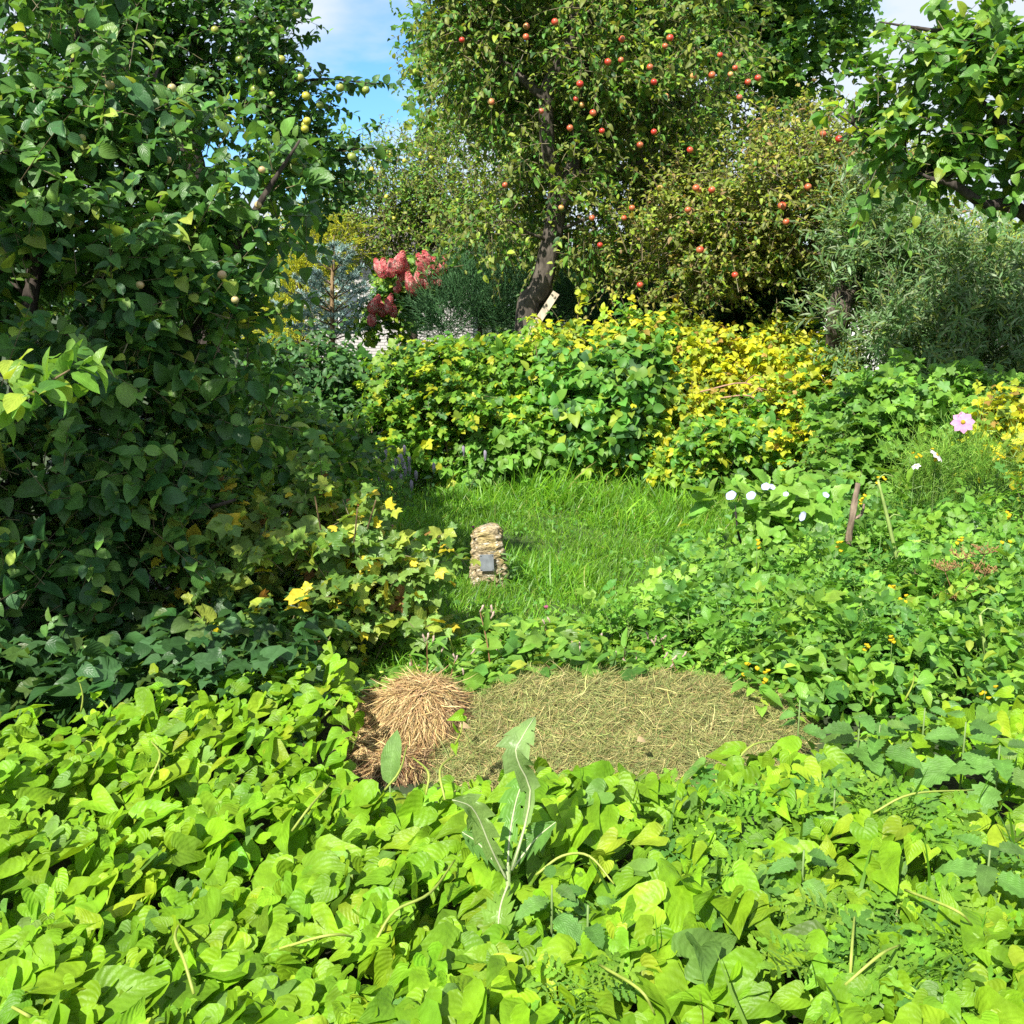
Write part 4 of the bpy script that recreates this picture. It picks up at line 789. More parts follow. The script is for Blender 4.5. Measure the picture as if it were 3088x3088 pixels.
# ------------------------------------------------------------------ yellowing currant bush left of the stone
YC = 4.75
CB = [((0.11, 0.19, 0.035), 4), ((0.20, 0.25, 0.035), 2.2), ((0.07, 0.14, 0.03), 2.2), ((0.40, 0.33, 0.03), 0.8), ((0.17, 0.09, 0.03), 0.25)]
bush('blackcurrant_bush', 'yellowing blackcurrant bush left of the memorial stone', 'shrub', 300, YC, [blob(330, 520, YC, 42, 28, .25), blob(300, 560, YC - .1, 65, 36, .35), blob(370, 575, YC, 48, 42, .3), blob(400, 595, YC, 28, 24, .2), blob(240, 560, YC - .1, 40, 60, .3), blob(290, 620, YC - .2, 65, 36, .3), blob(365, 635, YC - .1, 46, 28, .3), blob(422, 563, YC, 18, 8, .08), blob(235, 640, YC - .5, 36, 20, .2), blob(350, 500, YC, 24, 14, .2)],
     130, T_CURR, 0.074, CB, 260, per=4, K=6, L=.2, cr=.10, n_cane=12, ch=.75, mat=M_NEAR, spread=.55, droop=.3, bias=.6)
bush('seedling_shrub', 'mixed shaded seedlings between the apple bush and the hedge', 'shrub', 270, 6.6, [blob(255, 440, 6.6, 60, 28, .5), blob(300, 470, 6.4, 45, 30, .4), blob(220, 480, 6.2, 50, 40, .4), blob(340, 455, 6.9, 30, 24, .3)], 90, T_APPLE + T_CURR[:1], .075, [(MG, 3), (LG, 2), (YG, 1.3), (BG, 1)], 40, n_cane=8, ch=.5)
# mint with pale flower spikes
mi = thing('mint_patch', 'grey mauve flowering mint at the left back of the lawn', 'mint', W(375, 480, 8.3) * [1, 1, 0])
P = np.column_stack([W(375, 480, 8.3)[0] + rng.normal(0, .28, 60), 8.3 + rng.normal(0, .25, 60), rng.uniform(0, .05, 60)]); D = unit(nrm(60) * .25 + [0, 0, 1]); Ls = rng.uniform(.28, .48, 60)
p, a, n, s = shoots(P, D, Ls, 16, 0, 75, .045); mb = stems(P, D, Ls, 0, .004, (.12, .14, .06)); scatter(mb, T_SMALL, p, a, n, s, palette(len(p), [(MG, 2), (BG, 2), (LG, 1)])); mb.build('foliage', M_FAR, mi, kind='stuff')
fl = MB(); V, T = blobmesh((0, 0, .5), (.16, .16, .55), 7, 7, .2, 6); fl.add(V, T, (.30, .27, .33)); me = fl.mesh('flower_spike', M_PETAL)
for i in range(60): child('flower_spike', me, mi, mat4=Matrix.Translation(Vector(P[i] + D[i] * Ls[i] * .9 - np.array(mi['origin']))) @ Matrix.Scale(.08, 4))

# ------------------------------------------------------------------ lawn
n = 170000
y = 4.3 + 6.6 * rng.random(n) ** .85; x = rng.uniform(-.45, .62, n) * y * rng.uniform(.7, 1.0, n) + .25 * (y > 8) * y * (rng.random(n) < .25)
g_ = np.sin(x * 3.1 + 1) * np.sin(y * 2.3) + np.sin(x * 7.3 + y * 5.1) * .5
tall = np.clip((y - 7.2) / 1.6, 0, 1) * np.exp(-((x - .5) / 1.6) ** 2)
D = np.column_stack([rng.normal(0.12 + .22 * g_, .38), rng.normal(-.12 + .18 * np.cos(x * 2.7 + y), .38), np.full(n, 1.0)])
Nn = np.column_stack([rng.normal(0, 1, n), rng.normal(-.5, 1, n), np.full(n, .35)])
S = (.085 + .045 * np.clip(g_, -1, 1) + .11 * tall) * np.exp(rng.normal(0, .3, n))
GC = [((0.075, 0.185, 0.008), 4), ((0.105, 0.22, 0.010), 3), ((0.045, 0.125, 0.008), 2), ((0.20, 0.22, 0.05), .3)]
mb = MB(); scatter(mb, T_GRASS, np.column_stack([x, y, lawn_h(x, y)]), D, Nn, S, palette(n, GC, .15)); o = mb.build('lawn_grass', M_GRASS, None); o['kind'] = 'stuff'; o['label'] = 'lush green lawn grass around the memorial stone'
n = 2600; y = 4.4 + 4.6 * rng.random(n); x = rng.uniform(-.25, .45, n) * y
cover('clover_leaves', 'small clover and weed leaves among the lawn grass', np.column_stack([x, y, lawn_h(x, y) + rng.uniform(.02, .09, n)]), T_ROUND, .03, [((.07, .18, .03), 3), (LG, 2)], M_FAR)
cl = MB(); V, T = blobmesh((0, 0, 0), (.011, .011, .010), 8, 6, .2, 6); cl.add(V, T, (.42, .12, .22)); V, T, U = tube([(0, 0, -.10), (.003, 0, 0)], [.0012, .0012], 3, 1); cl.add(V, T, (.1, .2, .03), U); me = cl.mesh('clover_flower', M_PETAL)
for lab, px_, py_ in (('pink clover flower just above the left shoulder of the stone', 473, 527), ('pink clover flower in the shaded grass beside the yellowing bush', 392, 526), ('pink clover flower low in the grass right of the stone', 546, 607)):
    p = Wz(px_, py_, .12); o = bpy.data.objects.new('clover_flower', me); COL.objects.link(o); o.location = tuple(p); o['label'] = lab; o['category'] = 'flower'

# ------------------------------------------------------------------ memorial stone with a metal plate
sb = Wz(489, 590, 0.0) + [0, .10, 0]; ms = thing('memorial_stone', 'small rough limestone marker with a grey metal plate on the lawn', 'stone', sb)
nu, nv = 44, 52; hh = .375; V = []; C = []; T = []
gs = np.random.default_rng(3); strata = np.cumsum(gs.uniform(.012, .045, 40)); so = gs.uniform(-1, 1, 60)
for i in range(nv):
    t = i / (nv - 1); z = -0.03 + (hh + .03) * t
    hw = .100 * (1 - .22 * max(0, t - .45) / .55) * (1 + .04 * math.sin(t * 9)); hd = .075 * (1 - .12 * t); cap = 1 if t < .9 else math.sqrt(max(0, 1 - ((t - .9) / .1) ** 2)) * .55 + .45
    st = so[int(np.searchsorted(strata, max(z, 0)))]
    for j in range(nu):
        a = j * 6.283 / nu; ca, sa = math.cos(a), math.sin(a); e = 0.42
        rx_, ry_ = np.sign(ca) * abs(ca) ** e, np.sign(sa) * abs(sa) ** e
        nzv = .006 * math.sin(a * 5 + z * 40) + .005 * math.sin(a * 11 + z * 95 + 1) + .004 * math.sin(a * 3 - z * 130) + .0028 * st * (1 if t > .55 else .5) + gs.normal() * .0022
        lean = -.012 * t; flat = .0 if sa < -.5 else 1
        V.append(((rx_ * (hw + nzv) + .012 * ca * (1 - t)) * cap + lean + .004 * math.sin(z * 18), ry_ * (hd + nzv) * cap + .03 * t, z + (.012 * rx_ - .01 * rx_ * rx_) * (t > .85)))
        lic = .5 + .5 * math.sin(z * 50 + a * 7) * math.sin(a * 9 - z * 31); yl = max(0, math.sin(a * 4 + z * 20 + 2)) * (t > .45)
        c = np.array((.36, .29, .175)) * (.75 + .3 * lic); c = c * (1 - .35 * yl) + np.array((.40, .30, .05)) * .35 * yl
        if gs.random() < .07: c = c * .45
        if gs.random() < .06: c = np.array((.5, .47, .4))
        C.append(c)
for i in range(nv - 1):
    for j in range(nu): a = i * nu + j; b = i * nu + (j + 1) % nu; T += [(a, b, b + nu), (a, b + nu, a + nu)]
V.append((-.012, .03, hh + .004)); C.append((.3, .27, .2)); k0 = (nv - 1) * nu
for j in range(nu): T.append((k0 + j, k0 + (j + 1) % nu, len(V) - 1))
M_STONE = colmat('limestone', .95, 55, .7, 1.0, .15, .02, (1, 1, 2.2)); mb = MB(); mb.add(np.array(V) + sb, T, np.array(C)); mb.build('stone_body', M_STONE, ms)
pc = sb + [-.012, -.088, .165]; V, T = boxv((0, 0, 0), (.082, .006, .100)); nx_ = 9
rot = np.array(Matrix.Rotation(-.045, 3, 'Y')); mb = MB(); mb.add(V @ rot.T + pc, T, (.17, .185, .20)); pt = mb.build('metal_plate', M_METAL, ms, False)
for sx in (-1, 1):
    for sz in (-1, 1):
        mb = MB(); V, T = blobmesh(np.array([sx * .034, -.004, sz * .043]) @ rot.T + pc, (.004, .003, .004), 8, 5, 0); mb.add(V, T, (.05, .05, .05)); o = mb.build('rivet', M_METAL, ms); o.parent = pt
# weed beside the stone
def leafy_stem(name, label, cat, base, h, tms, size, pal, nl=12, lean=(0, 0), mat=M_NEAR, group=None, la=60, sr=.004, stemc=(.12, .17, .05), leafname=None, droop=0.0):
    r = thing(name, label, cat, base, group); b = np.asarray(base, float); tip = b + [lean[0], lean[1], h]
    V, T, U = tube([b, b + [lean[0] * .3, lean[1] * .3, h * .55], tip], [sr, sr * .8, sr * .45], 5, 3); mb = MB(); mb.add(V, T, stemc, U); mb.build('stem', M_STEM, r)
    D = unit(tip - b)[None]; p, a, n, s = shoots((b + [0, 0, h * .06])[None], D, np.array([h * .97]), nl, 0, la, size, nup=.9, jit=.25, grow=1.0); a[:, 2] -= droop
    put_leaves(r, tms, p, a, n, s, palette(len(p), pal, .12), mat, pal, nl, leafname or (name + '_leaf'), 'foliage', 'leaf'); return r
leafy_stem('willowherb_plant', 'single narrow leaved weed standing right beside the memorial stone', 'plant', Wz(508, 588, 0) * [1, 1, 0], .2, T_LANCE, .085, [((.11, .20, .06), 1)], 16, (.01, 0))

# ------------------------------------------------------------------ heaps of cut grass
def heap_h(blobs, x, y):
    z = np.zeros_like(x)
    for (cx, cy, rx, ry, h, p) in blobs:
        q = ((x - cx) / rx) ** 2 + ((y - cy) / ry) ** 2
        z = np.maximum(z, h * np.clip(1 - q, 0, 1) ** p)
    return z
def heap(name, label, cat, blobs, n, pal, size, core, comb, base, part):
    r = thing(name, label, cat, base)
    x0 = min(b[0] - b[2] for b in blobs); x1 = max(b[0] + b[2] for b in blobs); y0 = min(b[1] - b[3] for b in blobs); y1 = max(b[1] + b[3] for b in blobs)
    gx, gy = np.meshgrid(np.linspace(x0, x1, 90), np.linspace(y0, y1, 70)); bump = lambda x, y: .012 * np.sin(x * 31 + y * 17) * np.sin(y * 37 - x * 11) + .009 * np.sin(x * 67) * np.sin(y * 59 + 1)
    H = lambda x, y: heap_h(blobs, x, y) + bump(x, y) * (heap_h(blobs, x, y) > .01)
    gz = H(gx, gy) - .02; V = np.stack([gx, gy, gz], -1).reshape(-1, 3); T = []
    for i in range(69):
        for j in range(89): a = i * 90 + j; T += [(a, a + 1, a + 91), (a, a + 91, a + 90)]
    T = np.array(T); T = T[(V[T][:, :, 2].max(1) > -.012)]
    mb = MB(); mb.add(V, T, core); mb.build('mound', M_MULCH, r)
    x = rng.uniform(x0, x1, n * 2); y = rng.uniform(y0, y1, n * 2); z = H(x, y); ok = heap_h(blobs, x, y) > .012; x, y, z = x[ok][:n], y[ok][:n], z[ok][:n]
    e = .01; dzx = (H(x + e, y) - H(x - e, y)) / (2 * e); dzy = (H(x, y + e) - H(x, y - e)) / (2 * e)
    N = unit(np.column_stack([-dzx, -dzy, np.ones(len(x))])); D = nrm(len(x)); D = D + comb(x, y, dzx, dzy); D = D - N * np.sum(D * N, 1, keepdims=True) ; D = unit(D) + N * rng.normal(.05, .2, (len(x), 1))
    P = np.column_stack([x, y, z]) + N * rng.uniform(-.012, .008, (len(x), 1))
    mb = MB(); scatter(mb, T_STRAW, P, D, N + nrm(len(x)) * .4, size * np.exp(rng.normal(0, .28, len(x))), pal(x, y, z, len(x))); mb.build(part, M_STRAW, r, kind='stuff'); return r
HZ = 0.0
hc = Wz(618, 745, .06); bx, by = hc[0], hc[1]
GAIN = 1.0
def hay_pal(x, y, z, n): return palette(n, [((.24, .235, .075), 4), ((.36, .32, .125), 2.5), ((.12, .165, .04), 3), ((.20, .13, .055), .6)], .25)
heap('hay_heap', 'long low heap of drying green grass clippings', 'heap', [(bx - .14, by + .30, .46, .44, .20, .6), (bx + .22, by + .30, .50, .42, .17, .6), (bx + .40, by + .32, .42, .40, .155, .6), (bx - .42, by + .22, .36, .4, .13, .8), (bx + .0, by + .06, .68, .33, .11, .7), (bx - .50, by + .02, .30, .28, .075, .6)], 90000, hay_pal, .048, (.10, .085, .03), lambda x, y, a, b: np.column_stack([-a * .6 + .5, -b * .6, 0 * x]), (bx, by + .3, 0), 'clippings')
mc = Wz(408, 757, .06); mx_, my_ = mc[0], mc[1]
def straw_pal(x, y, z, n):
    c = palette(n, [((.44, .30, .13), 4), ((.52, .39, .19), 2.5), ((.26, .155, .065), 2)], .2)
    k = ((x - mx_) > .10 + .3 * (z - .1)) & (rng.random(n) < .7) | (z < .06) & (rng.random(n) < .6)  # right side coloured dark as painted shade, the foot dark as rotted straw
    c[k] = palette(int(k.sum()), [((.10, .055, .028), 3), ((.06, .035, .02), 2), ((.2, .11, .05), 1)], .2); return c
heap('straw_mound', 'brown domed mound of old straw with a dark rotted foot and shade painted on one side', 'heap', [(mx_ + .03, my_ + .30, .19, .22, .235, .5), (mx_ - .05, my_ + .22, .23, .30, .075, .3), (mx_ - .09, my_ + .38, .18, .22, .12, .4)], 34000, straw_pal, .075, (.050, .030, .018), lambda x, y, a, b: np.column_stack([-a * 3.0 - .3, -b * 3.0 - .3, 0 * x]), (mx_, my_ + .3, 0), 'straw')
for lab, px_, py_, s_ in (('curled pale dry leaf between the straw mound and the hay heap', 459, 727, .04), ('pale dry leaf lying on the front of the hay heap', 637, 741, .035)):
    p = Wz(px_, py_, .17); r = thing('dry_leaf', lab, 'leaf', p); V, T, U = T_ROUND[2]; mb = MB(); mb.add(p + xform((V, T, U), (0, 0, 0), (1, .2, .15), s_, (-.3, -.6, 1))[0], T, (.48, .36, .21), U); mb.build('blade', M_FAR, r)

GAIN = 1.4
# ------------------------------------------------------------------ weeds between lawn and heaps: persicaria
n = 5200; y = rng.uniform(3.95, 5.2, n); x = rng.uniform(-.30, .62, n) * y * .62; hmax = (.33 - .24 * (y - 3.95) / 1.25) * (.75 + .35 * np.sin(x * 7 + y * 3)) * np.clip((x + .75 - (y - 4) * .35) * 2.2, .25, 1)
cover('weed_cover', 'mixed low weeds behind the heaps', np.column_stack([x, y, rng.random(n) ** .8 * hmax]), T_LANCE + T_ROUND + T_SMALL, .07, [(LG, 3), ((.13, .24, .03), 3), (MG, 2), (YG, .8)], M_NEAR)
pf = MB(); V, T = blobmesh((0, 0, .5), (.14, .14, .52), 8, 9, .22, 9); pf.add(V, T, (.52, .40, .33)); PF = pf.mesh('flower_spike', M_PETAL)
PERS = [(427, 640, 1, 'beside the currant bush with two pale spikes'), (410, 668, .8, 'low behind the straw mound'), (480, 612, 1.1, 'tall and thin just below the stone'), (500, 655, .9, 'leaning behind the straw mound and hay heap gap'), (575, 648, 1, 'behind the left crown of the hay heap'), (600, 640, 1, 'behind the middle dip of the hay heap'), (625, 655, 1, 'half hidden behind the middle of the hay heap'), (660, 640, 1.1, 'the tallest behind the right half of the hay heap'), (672, 660, .9, 'with clustered spikes behind the right half of the hay heap'),
        (725, 665, .9, 'at the right back corner of the hay heap'), (745, 672, .8, 'among tomato leaves right of the hay heap'), (545, 625, .9, 'on the lawn edge right below the stone'), (455, 660, .9, 'between the currant bush and the straw mound')]
for i, (px_, py_, sc, d) in enumerate(PERS):
    Y = 4.15 + .1 * (i % 4); t = W(px_, py_, Y); h = max(.18, t[2]); le = (rng.normal() * .05, rng.normal() * .04)
    r = leafy_stem('persicaria_plant', 'pink spiked persicaria ' + d, 'plant', t * [1, 1, 0] - [le[0], le[1], 0], h, T_LANCE, .115 * sc, [((.12, .22, .03), 2), (LG, 2)], 12, le, stemc=(.2, .10, .05))
    o0 = np.array(r['origin']); q = t - o0
    for k in range(4):
        dv = np.array([rng.normal() * .035, rng.normal() * .03, rng.uniform(-.05, .02)]) * (k > 0)
        child('flower_spike', PF, r, mat4=Matrix.Translation(Vector(q + dv)) @ Matrix.Rotation(rng.normal() * .4, 4, 'Y') @ Matrix.Scale(.036 * sc, 4))

# ------------------------------------------------------------------ vegetable bed on the right
TM = [((.095, .205, .026), 4), ((.06, .15, .026), 2), ((.15, .27, .03), 1.8)]
n = 5200; y = rng.uniform(3.7, 6.8, n); x = y * rng.uniform(.16, .56, n) ; ok = (x > .9 + .0 * y) ; x, y = x[ok], y[ok]
cover('bed_undergrowth', 'tangled low weeds filling the bed between the tomato plants', np.column_stack([x, y, rng.random(len(x)) * (.22 + .25 * np.clip((x - 1) / 1.5, 0, 1))]), T_SMALL + T_ROUND, .06, TM + [(YG, .3)], M_NEAR)
TOM = [(655, 640, 4.6, 'at the left corner of the bed near the pink spikes'), (700, 615, 5.0, 'spreading over the lawn edge'), (735, 655, 4.4, 'low behind the right end of the hay heap'), (760, 590, 5.1, 'below the blue flowered plant'), (790, 630, 4.7, 'in the middle front of the bed'), (815, 565, 5.3, 'right below the weathered stake'), (840, 660, 4.3, 'in front behind the tall nettles'),
       (850, 600, 4.9, 'beside the foot of the thick green stalk'), (880, 550, 5.4, 'right of the thick green stalk'), (895, 640, 4.5, 'left below the brown seed heads'), (930, 590, 4.9, 'just left of the brown seed heads'), (915, 510, 5.9, 'below the feathery cosmos leaves'), (975, 530, 5.4, 'under the broad pale leaf'), (1000, 590, 4.8, 'right of the brown seed heads'), (985, 650, 4.4, 'at the lower right corner of the bed'), (1010, 500, 5.8, 'at the right edge of the bed below the yellow bush'), (720, 570, 5.5, 'at the back left of the bed beside the lawn'), (860, 520, 5.8, 'between the stake and the cosmos')]
for px_, py_, Y, d in TOM:
    t = W(px_, py_, Y); h = max(.25, t[2] + .02); b = t * [1, 1, 0]
    bl = [(b + [0, 0, h * .62], np.array([.26, .24, h * .36]))]
    plant('tomato_plant', 'leafy tomato plant ' + d, 'plant', b, bl, 13, .07, 3, 4, .14, T_TOMATO, .135, TM, M_NEAR, trunk=[([b, b + [.02, 0, h * .5], b + [.0, .03, h * .85]], [.008, .006, .003])], bark=(.13, .20, .06), nbr=5, br=.004, nobj=16, key='tomato_leaf', stemcol=(.13, .20, .06), upb=.5, shell=.25, jit=.35, nup=.6, nsun=.6)
for lab, x0, y0, x1, y1, r0, c in (('rough weathered brown stake standing in the tomato bed', 842, 580, 858, 483, .022, (.20, .15, .11)),):
    r = thing('wooden_stake', lab, 'stake', W(x0, y0, 5.5) * [1, 1, 0]); P = [W(834, 640, 5.5) * [1, 1, 0], W(x0, y0, 5.5), W(850, 530, 5.5), W(x1, y1, 5.5)]; V, T, U = tube(P, [r0, r0, r0 * .9, r0 * .6], 7, 4)
    V += nrm(len(V)) * .003; mb = MB(); mb.add(V, T, c, U); mb.build('shaft', M_BARK, r)
    a = W(852, 520, 5.5); V, T, U = tube([a, a + [.05, 0, .03], a + [.06, 0, .09]], [.011, .009, .006], 5, 2); mb = MB(); mb.add(V, T, c, U); mb.build('knot', M_BARK, r)
for lab, pts, Y in (('long thick pale green stalk leaning beside the weathered stake', [(902, 582), (896, 555), (888, 520), (878, 480)], 5.2), ('thick pale green stalk upright at the lower right of the bed', [(992, 690), (987, 660), (980, 615)], 4.2), ('short thick green stalk low in the middle of the bed', [(862, 640), (861, 615), (860, 596)], 4.5)):
    r = thing('flower_stalk', lab, 'stalk', W(pts[0][0], pts[0][1], Y)); P = [W(a, b, Y) for a, b in pts]; P = [P[0] * [1, 1, 0] + [.02, .05, 0]] + P
    V, T, U = tube(P, [.011] + [.010] * (len(P) - 2) + [.006], 6, 4); mb = MB(); mb.add(V, T, (.24, .33, .09), U); mb.build('stem', M_STEM, r)
    for k in range(1, len(P)): V, T, U = tube([P[k], P[k] + [.03, 0, .03], P[k] + [.07, -.02, .02]], [.004, .003, .002], 4, 2); mb = MB(); mb.add(V, T, (.22, .30, .08), U); mb.build('leaf_stalk', M_STEM, r)
# blue flowered shoo-fly plant
YN = 5.9; nb = W(765, 565, YN) * [1, 1, 0]
NP = [((.13, .24, .035), 3), ((.10, .21, .03), 2)]
nic = plant('shoofly_plant', 'large leaved shoofly plant with pale blue cup flowers at the lawn edge', 'plant', nb, [blob(735, 515, YN, 26, 18, .18), blob(775, 505, YN + .1, 40, 16, .2), blob(815, 508, YN + .1, 26, 14, .2), blob(760, 540, YN - .1, 34, 18, .15), blob(790, 530, YN, 25, 16, .15)], 24, .07, 2, 5, .15, [ovate(.33, 9, 3, .4, f, c, .02, teeth=.18) for f, c in ((.25, .3), (.4, .15), (.15, .4))], .135, NP, M_NEAR,
            trunk=[([nb, W(762, 555, YN), W(764, 525, YN)], [.014, .012, .007]), ([nb, W(780, 545, YN), W(782, 500, YN)], [.012, .009, .005]), ([nb + [.03, 0, 0], W(742, 545, YN), W(735, 512, YN)], [.010, .008, .004])], bark=(.035, .030, .03), nbr=8, br=.005, nobj=150, key='shoofly_leaf', jit=.25, stemcol=(.10, .16, .05), upb=.4)
fb = MB(); nf = 15; V = [(0, 0, 0)]; C = [(.55, .55, .62)]
for ring, (rr, zz, cc) in enumerate(((.5, .42, (.66, .66, .78)), (1.0, .6, (.42, .44, .74)))):
    for j in range(nf): a = j * 6.283 / nf; s_ = 1 + .06 * math.cos(a * 5) * ring; V.append((rr * s_ * math.cos(a), rr * s_ * math.sin(a), zz)); C.append(cc)
T = [(0, 1 + j, 1 + (j + 1) % nf) for j in range(nf)] + [t for j in range(nf) for t in ((1 + j, 1 + nf + j, 1 + nf + (j + 1) % nf), (1 + j, 1 + nf + (j + 1) % nf, 1 + (j + 1) % nf))]
fb.add(V, T, np.array(C)); FB = fb.mesh('flower', M_PETAL)
for x_, y_, tx, s_ in ((732, 497, -.5, .030), (752, 497, -.5, .028), (766, 488, -.3, .025), (771, 488, .3, .02), (786, 495, -.3, .016), (825, 496, .2, .02), (805, 517, -1.1, .029)):
    child('flower', FB, nic, mat4=Matrix.Translation(Vector(W(x_, y_, YN - .25) - nb)) @ Matrix.Rotation(.75, 4, 'X') @ Matrix.Rotation(tx, 4, 'Y') @ Matrix.Scale(s_, 4))
# cosmos: feathery foliage and flowers
YQ = 6.1
def feathery(name, label, cat, base, blobs, n, pal, size=.05, per=6, K=12, L=.2, extra=None):
    r = thing(name, label, cat, base); C, O = clumps(blobs, n, .4); P = np.repeat(C, per, 0) + nrm(n * per) * .04; D = unit(np.repeat(O, per, 0) * .4 + nrm(n * per) * .4 + [0, 0, .8]); Ls = L * np.exp(rng.normal(0, .25, len(P)))
    p, a, nn, s = shoots(P, D, Ls, K, .1, 40, size, jit=.7, grow=0); mb = stems(P, D, Ls, .1, .0022, pal[0][0]); scatter(mb, T_FERN, p, a, nn, s, palette(len(p), pal, .15)); mb.build('foliage', M_GRASS, r, kind='stuff'); 
    for _ in range(7):
        a = np.asarray(base) + [rng.normal() * .12, rng.normal() * .1, 0]; c = C[rng.integers(len(C))]; V, T, U = tube([a, (a + c) / 2 + [0, 0, .08], c], [.005, .004, .002], 5, 3); mb = MB(); mb.add(V, T, (.12, .19, .05), U); mb.build('stem', M_STEM, r)
    return r
CP = [((.13, .25, .03), 3), ((.10, .21, .03), 2), ((.20, .28, .04), 1)]
cos_ = feathery('cosmos_plant', 'feathery cosmos with one pink daisy flower high on the right', 'flower', W(950, 520, YQ) * [1, 1, 0], [blob(930, 478, YQ, 38, 26, .2), blob(970, 462, YQ, 30, 22, .2), blob(915, 508, YQ - .1, 26, 20, .15), blob(985, 490, YQ, 24, 20, .2)], 60, CP)
def daisy(root, P, s, tilt, col, ctr=(.5, .36, .04), npet=8):
    o0 = np.array(root['origin']); R = Matrix.Rotation(tilt[0], 4, 'X') @ Matrix.Rotation(tilt[1], 4, 'Y')
    for j in range(npet):
        a = j * 6.283 / npet; V, T, U = ovate(.27, 4, 3, .66, .15, .18); mb = MB(); mb.add(V * [1, 1, 1], T, col, U); me = mb.mesh('petal', M_PETAL)
        child('petal', me, root, mat4=Matrix.Translation(Vector(P - o0)) @ R @ Matrix.Rotation(a, 4, 'Z') @ Matrix.Scale(s, 4))
    mb = MB(); V, T = blobmesh((0, 0, .03), (.2, .2, .11), 10, 7, .1, 8); mb.add(V, T, ctr); child('flower_centre', mb.mesh('flower_centre', M_PETAL), root, mat4=Matrix.Translation(Vector(P - o0)) @ R @ Matrix.Scale(s, 4))
fp = W(963, 422, YQ - .2); daisy(cos_, fp, .068, (1.15, -.25), (.60, .30, .50)); V, T, U = tube([W(962, 495, YQ), W(958, 460, YQ - .1), fp - [0, -.02, .02]], [.003, .003, .002], 4, 3); mb = MB(); mb.add(V, T, (.12, .19, .05), U); mb.build('flower_stem', M_STEM, cos_)
cw = feathery('cosmos_plant', 'smaller cosmos with two white daisy flowers beside the currant bush', 'flower', W(925, 520, YQ - .1) * [1, 1, 0], [blob(935, 470, YQ - .1, 16, 14, .12), blob(928, 490, YQ - .15, 14, 14, .1)], 12, CP)
daisy(cw, W(937, 455, YQ - .3), .05, (.5, .6), (.72, .62, .66)); daisy(cw, W(916, 466, YQ - .3), .028, (.4, -.5), (.78, .76, .72), npet=6)
for lab, x_, y_, s_ in (('broad smooth pale leaf standing out at the right of the bed', 975, 518, .2),):
    b = W(972, 540, 5.6); r = thing('dock_plant', lab, 'plant', b * [1, 1, 0]); mb = MB(); V, T, U = tube([b * [1, 1, 0], b], [.006, .004], 5, 1); mb.add(V, T, (.15, .22, .07), U); mb.build('stem', M_STEM, r)
    for a_ in ((.1, .0, .9), (-.7, -.2, .6), (.8, .1, .5)):
        V, T, U = T_ROUND[0]; mb = MB(); X, T, U = xform((V, T, U), b, a_, s_ * .8, (-.4, -.8, .7)); mb.add(X, T, (.12, .22, .07), U); mb.build('leaf', M_NEAR, r)
# brown dill seed heads
YD = 4.75; dl = thing('dill_plant', 'dry brown dill gone to seed in the green bed at the right', 'plant', W(965, 660, YD) * [1, 1, 0])
for x_, y_ in ((962, 560), (945, 572), (985, 575), (970, 585), (950, 600), (975, 610), (940, 620), (1005, 612), (958, 630), (985, 555)):
    t = W(x_, y_, YD + rng.normal() * .1); b = W(958 + rng.normal() * 6, 690, YD) * [1, 1, 0]; mb = MB(); V, T, U = tube([b, (b * .4 + t * .6) + [rng.normal() * .03, 0, 0], t], [.004, .003, .002], 4, 3); mb.add(V, T, (.27, .15, .07), U)
    for k in range(16):
        a = k * 2.4; e = t + np.array([math.cos(a), math.sin(a), .6]) * .055 * (.4 + .6 * (k / 16) ** .5); V, T, U = tube([t, e], [.0012, .0010], 3, 1); mb.add(V, T, (.27, .16, .08), U)
        for m in range(5): q = e + nrm(1)[0] * .009; V, T, U = tube([e, q + [0, 0, .01]], [.001, .0018], 3, 1); mb.add(V, T, (.30, .16, .07), U)
    mb.build('seed_head', M_STEM, dl)
P = np.array([W(960 + rng.normal() * 17, rng.uniform(570, 640), YD + rng.normal() * .08) for _ in range(90)]); D = unit(nrm(90) + [0, 0, .4]); p, a, nn, s = shoots(P, D, np.full(90, .1), 8, .1, 40, .03, jit=.8); mb = MB(); scatter(mb, T_FERN, p, a, nn, s, palette(len(p), [((.28, .14, .06), 2), ((.22, .17, .07), 2), ((.18, .20, .06), 1)], .2)); mb.build('dry_foliage', M_GRASS, dl, kind='stuff')
# small yellow blossoms
yb = MB(); V, T = blobmesh((0, 0, 0), (.010, .010, .005), 8, 5, .2, 5); yb.add(V, T, (.6, .46, .02)); YB_ = yb.mesh('yellow_flower', M_PETAL)
yr = thing('yellow_rocket', 'scattered small yellow blossoms on thin stems in the bed', 'flower', W(900, 600, 5) * [1, 1, 0])
for x_, y_, Y in ((879, 478, 5.9), (861, 500, 5.6), (915, 456, 6.0), (936, 457, 6.0), (757, 543, 5.2), (836, 545, 5.1), (742, 603, 4.8), (788, 637, 4.5), (893, 590, 4.7), (905, 600, 4.7), (1010, 515, 5.5), (960, 540, 5.1), (1005, 545, 5.0), (870, 648, 4.2), (892, 640, 4.2), (985, 690, 3.9), (750, 668, 4.1), (765, 675, 4.0), (725, 600, 4.9), (1000, 455, 6.1)):
    t = W(x_, y_, Y - .15); o0 = np.array(yr['origin']); mb = MB(); V, T, U = tube([t * [1, 1, 0] + [.02, .05, 0], t], [.0025, .0015], 3, 1); mb.add(V, T, (.12, .19, .05), U); mb.build('stem', M_STEM, yr)
    for k in range(4): child('blossom', YB_, yr, mat4=Matrix.Translation(Vector(t - o0 + nrm(1)[0] * .014)) @ Matrix.Rotation(rng.uniform(-1, 1), 4, 'X'))

